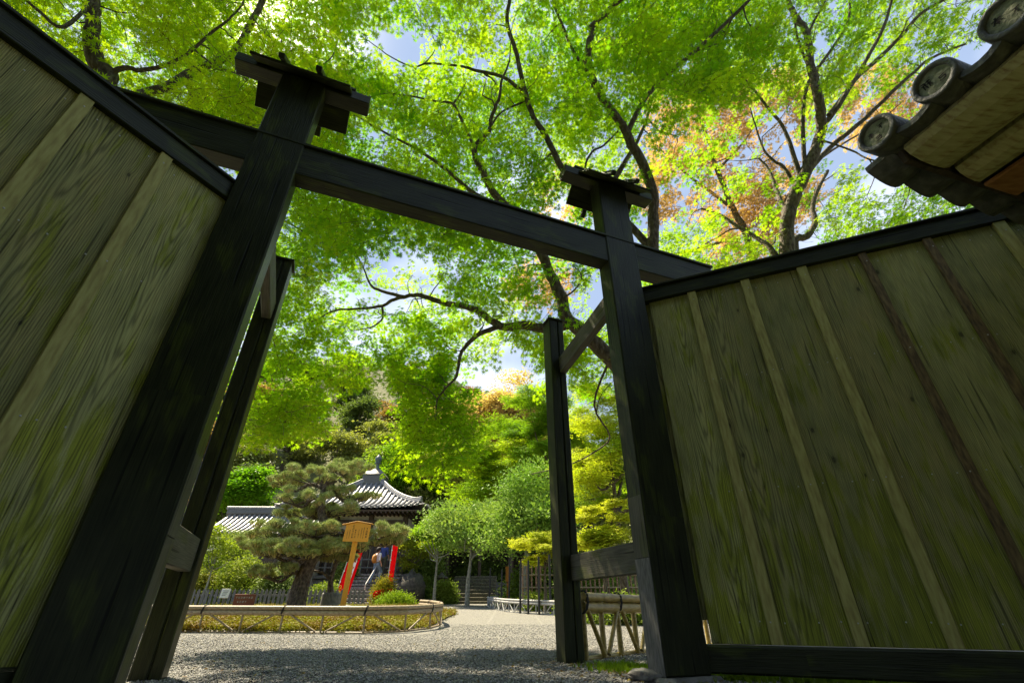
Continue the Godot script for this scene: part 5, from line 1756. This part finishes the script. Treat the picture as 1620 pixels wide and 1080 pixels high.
func make_mid_trees():
	var t1 := tuft_mesh(11, 16, 0.5, 0.12, 0.5)
	var t2 := tuft_mesh(12, 14, 0.42, 0.085, 0.35)
	var t3 := tuft_mesh(13, 20, 0.9, 0.14, 0.5)
	var sp := spray_mesh(5, 3, 0.05)
	var ya := Color(0.66, 0.70, 0.04)
	var yb := Color(0.28, 0.46, 0.03)
	px_tree("young_maple", "young bright green maple growing between the tall rock and the garden steps", 694, 850, 34, 45, 25.0, 0.7, 12, 55, t2, 1.0, Color(0.38, 0.52, 0.04), Color(0.18, 0.36, 0.03), 21, "", "pale_bark", "maple_leaf", 0.09)
	px_tree("flowering_tree", "broad pale-barked tree with small glossy leaves beside the garden steps", 838, 812, 80, 62, 20.5, 0.6, 46, 30, t3, 1.0, Color(0.36, 0.48, 0.12), Color(0.17, 0.32, 0.05), 22, "", "pale_bark", "shrub_leaf", 0.2)
	px_tree("flowering_tree", "lower pale-barked tree with drooping glossy leaves over the garden steps", 748, 838, 62, 38, 23.0, 0.65, 34, 30, t3, 1.0, Color(0.42, 0.52, 0.14), Color(0.18, 0.32, 0.06), 34, "", "pale_bark", "shrub_leaf", 0.12)
	px_tree("golden_maple", "low dome of golden-green maple behind the black stakes", 862, 868, 46, 30, 17.5, 0.4, 16, 60, sp, 0.9, Color(0.74, 0.72, 0.05), Color(0.46, 0.54, 0.04), 23, "", "bark", "maple_leaf", 0.07)
	px_tree("golden_maple", "golden-green maple framed between the gate post and its rear prop", 955, 845, 48, 52, 14.0, 0.2, 20, 70, sp, 0.9, Color(0.74, 0.72, 0.05), Color(0.40, 0.52, 0.04), 24, "", "bark", "maple_leaf", 0.09)
	px_tree("garden_maple", "tall light green maple behind the golden maples and the bamboo screen", 965, 715, 95, 105, 16.0, 0.4, 46, 75, sp, 1.1, ya, yb, 25, "", "bark", "maple_leaf", 0.16)
	px_tree("garden_maple", "fresh green maple arching over the pale-barked tree", 815, 740, 95, 75, 27.0, 0.7, 56, 75, sp, 1.7, Color(0.56, 0.66, 0.03), Color(0.26, 0.46, 0.02), 26, "", "bark", "maple_leaf", 0.12)
	px_tree("garden_maple", "dense deep green maple rising behind the hall's right eave", 655, 752, 62, 52, 37.0, 0.7, 36, 60, t1, 1.5, Color(0.28, 0.46, 0.02), Color(0.12, 0.28, 0.015), 27, "", "bark", "maple_leaf", 0.2)
	px_tree("oak_tree", "olive-leaved rounded tree between the hall roof and the fresh green maple", 728, 735, 60, 66, 34.0, 0.7, 40, 60, t1, 1.4, Color(0.46, 0.48, 0.09), Color(0.2, 0.25, 0.04), 28)
	px_tree("bronze_tree", "russet-leaved tree high on the slope behind the olive tree", 790, 668, 95, 55, 40.0, 2.5, 70, 50, t1, 1.7, Color(0.80, 0.58, 0.30), Color(0.56, 0.42, 0.19), 29, "", "bark", "maple_leaf")
	px_tree("feathery_maple", "soft mid-green maple beside the gate's rear prop, beyond the russet tree", 868, 675, 68, 62, 24.0, 0.7, 40, 70, sp, 1.3, Color(0.34, 0.52, 0.03), Color(0.17, 0.34, 0.02), 30, "", "bark", "maple_leaf", 0.14)
	px_tree("round_tree", "rounded bright green tree behind the side hall's roof", 388, 775, 44, 32, 33.0, 0.7, 22, 80, t1, 1.5, Color(0.26, 0.46, 0.02), Color(0.10, 0.26, 0.012), 31, "", "bark", "maple_leaf")
	px_tree("slender_tree", "slender thin-stemmed tree with sparse leaves by the picket fence", 345, 868, 36, 40, 17.6, 0.4, 12, 22, t2, 1.0, Color(0.34, 0.40, 0.05), Color(0.16, 0.25, 0.03), 32, "", "pale_bark", "maple_leaf", 0.05)
	px_tree("yellow_tree", "small tree with yellow-green leaves behind the narrow banner", 655, 868, 32, 28, 26.6, 0.8, 12, 45, t2, 1.1, Color(0.42, 0.42, 0.05), Color(0.22, 0.28, 0.03), 33, "", "bark", "maple_leaf", 0.08)

# ------------------------------------------------------------------ the pine
func make_pine():
	var d := 14.0
	var base := at_depth(466, 958, d)
	base.y = ground_y(base.x, base.z)
	var o := thing("pine_tree", "old cloud-pruned pine with grey-green needle pads and a thick leaning trunk", "pine tree", base)
	var wood := Geo.new()
	var main := smooth_path(to_points([[466, 968, d], [474, 930, d], [487, 895, d], [503, 865, d], [513, 835, d], [508, 806, d], [512, 780, d], [522, 755, d], [530, 735, d]]), 4)
	var rel := func(list: Array) -> Array: return list.map(func(q): return q - base)
	wood.tube(rel.call(main), lerp_list(0.27, 0.04, main.size(), 0.8), 10)
	var pads := [[502, 752, 58, 22, 0.0], [552, 741, 34, 17, -0.3], [470, 786, 48, 18, 0.3], [530, 806, 46, 15, -0.2], [433, 842, 50, 19, 0.2], [500, 838, 56, 17, 0.5], [596, 842, 44, 17, 0.0], [474, 872, 60, 19, 0.6], [432, 904, 32, 17, 0.3], [524, 866, 34, 13, 0.4], [556, 782, 40, 14, -0.4], [450, 762, 30, 14, -0.3], [440, 868, 46, 18, 0.5], [560, 862, 36, 15, 0.2], [400, 858, 22, 14, 0.0], [620, 852, 22, 13, -0.3], [490, 812, 44, 14, -0.5]]
	var nm := needle_mesh(3)
	var r := RandomNumberGenerator.new()
	r.seed = 77
	var places := []
	var tints := []
	for p in pads:
		var c := at_depth(p[0], p[1], d - p[4])
		var ex := (at_depth(p[0] + p[2], p[1], d - p[4]) - c).length()
		var ey := (at_depth(p[0], p[1] - p[3], d - p[4]) - c).length()
		# a crooked limb to the pad with forks under it
		var best := 1e9
		var from := Vector3.ZERO
		for q in main:
			var dd: float = q.distance_to(c) + maxf(0.0, q.y - c.y) * 1.5
			if dd < best:
				best = dd
				from = q
		var hub := c + Vector3(0, -ey * 0.7, 0)
		var lp := smooth_path([from, from.lerp(hub, 0.35) + Vector3(0, 0.12, 0.05), from.lerp(hub, 0.7) + Vector3(0, -0.06, -0.05), hub], 3)
		wood.tube(rel.call(lp), lerp_list(0.07, 0.03, lp.size()), 6)
		for k in 9:
			var a := TAU * k / 9.0 + r.randf()
			var tip := c + Vector3(cos(a) * ex * 0.75, -ey * 0.2, sin(a) * ex * 0.6)
			var fp := smooth_path([hub, hub.lerp(tip, 0.5) + Vector3(r.randfn(), r.randfn() * 0.4, r.randfn()) * 0.06, tip], 3)
			wood.tube(rel.call(fp), lerp_list(0.024, 0.007, fp.size()), 5, false)
		for m in int(7.0 + ex * 12.0):
			var a := r.randf() * TAU
			var q := sqrt(r.randf())
			var cc := c + Vector3(cos(a) * q * ex, r.randf_range(-0.55, 0.75) * ey * (1.1 - 0.6 * q), sin(a) * q * ex * 0.8)
			var cr := r.randf_range(0.10, 0.24)
			for k in int(14.0 + cr * 90.0):
				var e := Vector3(r.randfn(), absf(r.randfn()) * 0.9 - 0.15, r.randfn()).normalized()
				var pos := cc + e * Vector3(1.0, 0.62, 1.0) * cr * pow(r.randf(), 0.35)
				var up := (e * 0.8 + Vector3.UP).normalized()
				var xx := up.cross(Vector3(r.randfn(), 0.2, r.randfn())).normalized()
				places.append(Transform3D(Basis(xx, up, xx.cross(up)).scaled(Vector3.ONE * r.randf_range(0.9, 1.5)), pos - base))
				tints.append(Color(0.26, 0.34, 0.12).lerp(Color(0.58, 0.62, 0.27), r.randf()))
	part("trunk", wood.mesh(), mats.pine_bark, o)
	scatter("needles", nm, mats.needle, o, places, tints)
	# a second bare stem beside it
	var s := at_depth(519, 955, 14.6)
	s.y = ground_y(s.x, s.z)
	var st := Geo.new()
	st.tube(smooth_path([Vector3(0, -0.1, 0), Vector3(0.02, 0.5, 0), Vector3(-0.05, 0.95, 0.0), Vector3(0.05, 1.5, 0)], 3), lerp_list(0.12, 0.05, 10), 8)
	st.tube(smooth_path([Vector3(-0.04, 0.9, 0), Vector3(-0.3, 1.1, 0), Vector3(-0.6, 1.15, 0)], 3), lerp_list(0.05, 0.03, 7), 6)
	var stem := thing("pine_sapling", "short dark forked pine stem beside the old pine", "pine tree", s)
	part("trunk", st.mesh(), mats.pine_bark, stem)
	var pp := []
	var tt := []
	for k in 420:
		var a := r.randf() * TAU
		var q := sqrt(r.randf())
		pp.append(Transform3D((Basis(Vector3.UP, r.randf() * TAU) * Basis(Vector3.RIGHT, r.randf_range(-0.5, 0.5))).scaled(Vector3.ONE * r.randf_range(1.0, 1.6)), Vector3(cos(a) * q * 0.6, 1.5 + r.randf() * 0.22 * (1.2 - q), sin(a) * q * 0.5)))
		tt.append(Color(0.17, 0.23, 0.08).lerp(Color(0.34, 0.38, 0.16), r.randf()))
	scatter("needles", nm, mats.needle, stem, pp, tt)

# ------------------------------------------------------------------ shrubs
func shrub(called: String, label: String, p: Vector3, size: Vector3, count: int, tuft: Mesh, ts: float, ca: Color, cb: Color, sd: int, group := "") -> void:
	var r := RandomNumberGenerator.new()
	r.seed = sd
	var o := thing(called, label, "shrub", p, 0.0, group)
	var wood := Geo.new()
	for k in 5:
		var a := TAU * k / 5.0
		wood.tube([Vector3(0, -0.05, 0), Vector3(cos(a) * size.x * 0.6, size.y * 0.6, sin(a) * size.z * 0.6)], [0.02, 0.006], 5, false)
	part("stems", wood.mesh(), mats.bark, o)
	var nz := FastNoiseLite.new()
	nz.seed = sd
	nz.frequency = 1.6
	var places := []
	var tints := []
	for k in count:
		var e := Vector3(r.randfn(), absf(r.randfn()), r.randfn()).normalized()
		var bump := 1.0 + 0.22 * nz.get_noise_3dv(e * 1.5)
		var q := e * size * pow(r.randf(), 0.22) * bump
		places.append(Transform3D((Basis(Vector3.UP, r.randf() * TAU) * Basis(Vector3.RIGHT, r.randf_range(-0.6, 0.6))).scaled(Vector3.ONE * ts * r.randf_range(0.8, 1.25)), q))
		tints.append(ca.lerp(cb, clampf(r.randf() * 0.8 + nz.get_noise_3dv(e * 2.0) * 0.4, 0.0, 1.0)))
	scatter("foliage", tuft, mats.shrub_leaf, o, places, tints)

func px_shrub(called: String, label: String, px: float, py: float, rx: float, ry: float, d: float, count: int, tuft: Mesh, ts: float, ca: Color, cb: Color, sd: int, group := "") -> void:
	# py is the foot of the dome
	var c := at_depth(px, py, d)
	var ex := (at_depth(px + rx, py, d) - c).length()
	var ey := (at_depth(px, py - ry, d) - c).length()
	var drop := maxf(0.0, c.y - ground_y(c.x, c.z))
	var p := Vector3(c.x, ground_y(c.x, c.z), c.z)
	shrub(called, label, p, Vector3(ex, ey + drop, ex * 0.8), count, tuft, ts, ca, cb, sd, group)

func make_shrubs():
	var t := tuft_mesh(41, 14, 0.16, 0.045, 0.5)
	var t2 := tuft_mesh(42, 14, 0.3, 0.075, 0.5)
	var br := Color(0.30, 0.40, 0.03)
	var bd := Color(0.13, 0.22, 0.02)
	px_shrub("clipped_azalea", "low bright green clipped azalea dome in front of the narrow banner", 625, 958, 26, 17, 22.4, 900, t, 1.6, br, bd, 51)
	px_shrub("clipped_azalea", "yellow-flecked clipped azalea beside the stone steps", 606, 946, 15, 30, 23.6, 600, t, 1.7, Color(0.40, 0.32, 0.03), Color(0.14, 0.17, 0.02), 52)
	px_shrub("clipped_azalea", "round pale green bush at the left end of the garden steps", 703, 955, 15, 34, 25.8, 700, t, 1.8, Color(0.26, 0.33, 0.06), Color(0.12, 0.19, 0.03), 53)
	px_shrub("garden_shrub", "yellow-tipped shrub behind the white notice", 312, 938, 24, 34, 19.0, 700, t2, 1.0, Color(0.42, 0.38, 0.06), Color(0.14, 0.2, 0.03), 54)
	px_shrub("garden_shrub", "loose leafy shrub behind the picket fence under the side hall's eave", 375, 935, 50, 50, 19.5, 1100, t2, 1.1, Color(0.36, 0.40, 0.05), Color(0.12, 0.2, 0.02), 55)
	px_shrub("garden_shrub", "tall leafy shrub screening the side hall's wall", 352, 925, 44, 78, 23.0, 1200, t2, 1.3, Color(0.30, 0.36, 0.05), Color(0.10, 0.17, 0.02), 56)
	px_shrub("garden_shrub", "leafy shrub under the pine pads", 432, 940, 36, 36, 18.5, 800, t2, 1.1, Color(0.22, 0.28, 0.07), Color(0.12, 0.18, 0.04), 57)
	px_shrub("garden_shrub", "light green shrub between the pine trunk and the wide banner", 512, 952, 26, 28, 18.0, 700, t2, 0.9, Color(0.34, 0.40, 0.05), Color(0.14, 0.23, 0.03), 58)
	px_shrub("garden_shrub", "dark green shrub beside the wide red banner", 540, 950, 20, 62, 26.4, 800, t2, 1.3, Color(0.24, 0.31, 0.06), Color(0.12, 0.19, 0.04), 59)
	px_shrub("garden_shrub", "leafy shrub behind the squat rock", 655, 952, 24, 40, 27.4, 800, t2, 1.4, Color(0.22, 0.29, 0.06), Color(0.11, 0.18, 0.04), 60)
	px_shrub("garden_shrub", "evergreen shrub under the hall's right eave", 668, 930, 40, 72, 29.5, 1100, t2, 1.6, Color(0.22, 0.29, 0.06), Color(0.11, 0.18, 0.04), 61)
	px_shrub("garden_shrub", "leafy shrub at the foot of the reddish bamboo screen", 850, 965, 20, 26, 18.6, 400, t2, 0.9, Color(0.36, 0.42, 0.05), Color(0.16, 0.26, 0.03), 62)
	px_shrub("garden_shrub", "low shrub inside the silvery bamboo border by the rear prop", 925, 975, 40, 30, 15.0, 700, t2, 0.8, Color(0.32, 0.38, 0.05), Color(0.13, 0.22, 0.03), 63)
	px_shrub("garden_shrub", "leafy shrub behind the stout yellow bamboo barrier", 985, 985, 60, 40, 12.4, 900, t2, 0.8, Color(0.26, 0.33, 0.05), Color(0.11, 0.19, 0.03), 64)
	px_shrub("garden_shrub", "leafy hedge closing the court beyond the garden steps", 760, 915, 60, 40, 33.5, 900, t2, 1.9, Color(0.20, 0.27, 0.06), Color(0.11, 0.17, 0.04), 65)
	px_shrub("garden_shrub", "hedge mass behind the reddish bamboo screen", 900, 950, 110, 70, 24.5, 1600, t2, 1.8, Color(0.20, 0.28, 0.04), Color(0.08, 0.15, 0.02), 66)

# ------------------------------------------------------------------ hill forest
func make_hill_trees():
	var tf := tuft_mesh(71, 22, 0.9, 0.26, 0.55)
	var r := RandomNumberGenerator.new()
	r.seed = 909
	var kinds := [
		["hill_tree", "dark evergreen tree in the forest on the hill behind the halls", Color(0.20, 0.27, 0.08), Color(0.12, 0.18, 0.05)],
		["hill_tree", "olive-green tree in the forest on the hill behind the halls", Color(0.40, 0.41, 0.12), Color(0.22, 0.26, 0.07)],
		["hill_tree", "light green tree in the forest on the hill behind the halls", Color(0.34, 0.46, 0.05), Color(0.17, 0.28, 0.03)],
		["hill_tree", "rust-brown leafing tree in the forest on the hill behind the halls", Color(0.48, 0.28, 0.12), Color(0.28, 0.19, 0.07)],
	]
	var n := 0
	for row in 6:
		var d := 39.0 + row * 7.5
		var x := -0.95 * d
		while x < 0.9 * d:
			var px := x + r.randf_range(-1.5, 1.5)
			var pd := d + r.randf_range(-3.0, 3.0)
			var k: int = [0, 0, 1, 1, 2, 3, 1][r.randi() % 7]
			var hg := r.randf_range(6.0, 9.5)
			var cr := r.randf_range(2.4, 3.6)
			var kd: Array = kinds[k]
			leafy_tree(kd[0], kd[1], Vector3(px, hill_y(px, pd) - 0.2, -pd), hg, Vector3(cr, hg * 0.36, cr), Vector3(r.randf_range(-0.4, 0.4), hg * 0.62, 0), 0.2, 16, 26, tf, 1.15, kd[2], kd[3], 1000 + n, "forest trees on the hill, " + ["dark", "olive", "light", "rust"][k], "bark", "maple_leaf")
			n += 1
			x += r.randf_range(4.0, 6.5) + row * 0.6

# ------------------------------------------------------------------ ground cover
func make_ground_cover():
	var r := RandomNumberGenerator.new()
	r.seed = 5
	# mossy mound inside the bamboo border
	var g := Geo.new()
	var xs := 26
	var zs := 14
	for i in xs:
		for j in zs:
			var q := []
			for e in [[i, j], [i + 1, j], [i + 1, j + 1], [i, j + 1]]:
				q.append(bed_point(e[0] / float(xs), e[1] / float(zs)))
			g.quad(q[0], q[1], q[2], q[3], Vector3.UP)
	setting("moss_bed", g.mesh(), mats.earth, "low mossy mound inside the bamboo border", "bed")
	var tm := tuft_mesh(81, 14, 0.15, 0.04, 0.4)
	var places := []
	var tints := []
	for k in 9000:
		var p := bed_point(r.randf(), pow(r.randf(), 1.5))
		places.append(Transform3D((Basis(Vector3.UP, r.randf() * TAU) * Basis(Vector3.RIGHT, r.randf_range(-0.4, 0.4))).scaled(Vector3.ONE * r.randf_range(0.8, 1.5)), p + Vector3(0, 0.03, 0)))
		var t := clampf(0.5 + noise.get_noise_2d(p.x * 1.3, p.z * 1.3) * 0.9 + r.randfn() * 0.2, 0.0, 1.0)
		tints.append(Color(0.25, 0.27, 0.02).lerp(Color(0.19, 0.105, 0.02), t))
	var ac := scatter("ground_azalea", tm, mats.shrub_leaf, self, places, tints)
	tag(ac, "low yellow-green and russet ground cover inside the bamboo border", "ground cover")
	# loose gravel
	var st := Geo.new()
	var ico := [Vector3(0, 1, 0), Vector3(0.9, 0.3, 0.1), Vector3(0.2, 0.25, 0.95), Vector3(-0.85, 0.35, 0.3), Vector3(-0.5, 0.2, -0.8), Vector3(0.45, 0.35, -0.8)]
	for k in 5:
		st.tri(ico[0], ico[1 + k], ico[1 + (k + 1) % 5], ico[1 + k] + ico[0])
		var a: Vector3 = ico[1 + k]
		var b: Vector3 = ico[1 + (k + 1) % 5]
		st.quad(a, b, b * Vector3(0.9, -0.8, 0.9), a * Vector3(0.9, -0.8, 0.9), a + b)
	var gp := []
	var gt := []
	for k in 110000:
		var d := 2.6 + 9.5 * pow(r.randf(), 1.35)
		var x := r.randf_range(-0.95, 0.75) * (d * 0.75 + 0.6)
		if d > 9.7 and x < -1.5:
			continue
		var s := r.randf_range(0.004, 0.0105)
		gp.append(Transform3D(Basis.from_euler(Vector3(r.randf() * 6.0, r.randf() * 6.0, r.randf() * 6.0)).scaled(Vector3(s, s * 0.7, s * r.randf_range(0.7, 1.3))), Vector3(x, ground_y(x, -d) + s * 0.35, -d)))
		var v := r.randf_range(0.14, 0.44)
		gt.append(Color(v * 1.0, v * 0.985, v * 0.95))
	var gv := scatter("loose_gravel", st.mesh(), mats.pebble, self, gp, gt)
	tag(gv, "loose grey pebbles strewn over the gravel court", "gravel")
	# fallen leaves
	var lf := Geo.new()
	maple_leaf(lf, Transform3D.IDENTITY, 0.03)
	var fp := []
	var ft := []
	for k in 700:
		var d := 3.2 + 6.0 * r.randf()
		var x := r.randf_range(-0.75, 0.6) * d
		if k > 420:
			var q := Transform3D(Basis(Vector3.UP, deg_to_rad(GATE_TURN)), GATE_AT) * Vector3(0.1 + r.randfn() * 0.3, 0, -1.0 + r.randfn() * 0.5)
			x = q.x
			d = -q.z
		fp.append(Transform3D(Basis(Vector3.UP, r.randf() * TAU) * Basis(Vector3.RIGHT, r.randf_range(-0.5, 0.5)) * Basis.from_scale(Vector3.ONE * r.randf_range(0.5, 1.0)), Vector3(x, ground_y(x, -d) + 0.012, -d)))
		ft.append(Color(0.20, 0.11, 0.045).lerp(Color(0.28, 0.24, 0.06), r.randf()))
	var fl := scatter("fallen_leaves", lf.mesh(), mats.shrub_leaf, self, fp, ft)
	tag(fl, "dry fallen leaves scattered on the gravel and by the posts", "leaf litter")
	# moss and grass at the foot of the gate and under the fence sill
	var bl := Geo.new()
	for k in 9:
		var a := r.randf() * TAU
		var d := Vector3(cos(a), 0, sin(a)) * 0.02
		bl.tri(d * 0.3 + Vector3(0.004, 0, 0), d * 0.3 - Vector3(0.004, 0, 0), d + Vector3(0, 0.04 + r.randf() * 0.03, 0))
	var bm := bl.mesh()
	var mp := []
	var mt := []
	var gate := Transform3D(Basis(Vector3.UP, deg_to_rad(GATE_TURN)), GATE_AT)
	var fence := Transform3D(Basis(Vector3.UP, deg_to_rad(-23.5)), Vector3(1.245, 0, -3.666))
	for k in 3800:
		var p: Vector3
		if k < 1200:
			p = gate * Vector3(0.24 + r.randfn() * 0.13, 0, -0.72 + r.randfn() * 0.2)
			if noise.get_noise_2d(p.x * 5.0, p.z * 5.0) < -0.1:
				continue
		else:
			p = fence * Vector3(r.randf_range(0.0, 4.0), 0, -0.12 + r.randfn() * 0.14)
		mp.append(Transform3D(Basis(Vector3.UP, r.randf() * TAU).scaled(Vector3.ONE * r.randf_range(0.35, 0.75)), p))
		mt.append(Color(0.28, 0.40, 0.02).lerp(Color(0.16, 0.26, 0.02), r.randf()))
	var ms := scatter("moss", bm, mats.shrub_leaf, self, mp, mt)
	tag(ms, "bright moss and short grass at the foot of the gate and fence", "moss")

func bed_point(u: float, v: float) -> Vector3:
	# from the front border (v = 0) to the back of the bed
	var x := lerpf(-9.5, -1.75, u)
	var front := 10.12 - 0.12 * smoothstep(-7.0, -3.0, x)
	if x > -2.6:
		front = 9.95 + 1.1 * pow((x + 2.6) / 0.85, 2.0)
	var d := lerpf(front, 17.0, v)
	return Vector3(x, ground_y(x, -d) + 0.03 + 0.13 * sin(PI * minf(v * 1.6, 0.5)) * smoothstep(0.0, 0.12, 1.0 - u) + 0.03 * noise.get_noise_2d(x * 1.5, d * 1.5), -d)

func make_lane_trees():
	# the lane outside the gate is wooded too: these trees shade the fences' faces
	var tf := tuft_mesh(91, 26, 0.9, 0.22, 0.6)
	var spots := [[-7.0, 7.5], [-2.5, 9.0], [2.5, 8.5], [7.5, 7.0], [-11.0, 2.5], [11.5, 3.0]]
	for i in spots.size():
		var e: Array = spots[i]
		leafy_tree("lane_tree", "broad evergreen tree standing in the lane outside the gate", Vector3(e[0], 0, e[1]), 9.5, Vector3(3.2, 4.0, 3.0), Vector3(0, 5.0, 0), 0.25, 40, 36, tf, 1.2, Color(0.12, 0.19, 0.03), Color(0.06, 0.10, 0.02), 600 + i, "evergreen trees in the lane")
	var tall := [[-4.5, 4.0], [1.5, 7.5]]
	for i in tall.size():
		var e: Array = tall[i]
		leafy_tree("lane_tree", "tall high-crowned evergreen arching over the lane outside the gate", Vector3(e[0], 0, e[1]), 12.0, Vector3(3.6, 2.6, 3.2), Vector3(0, 8.6, 0), 0.22, 40, 40, tf, 1.2, Color(0.14, 0.21, 0.03), Color(0.07, 0.12, 0.02), 700 + i, "high-crowned evergreens in the lane")
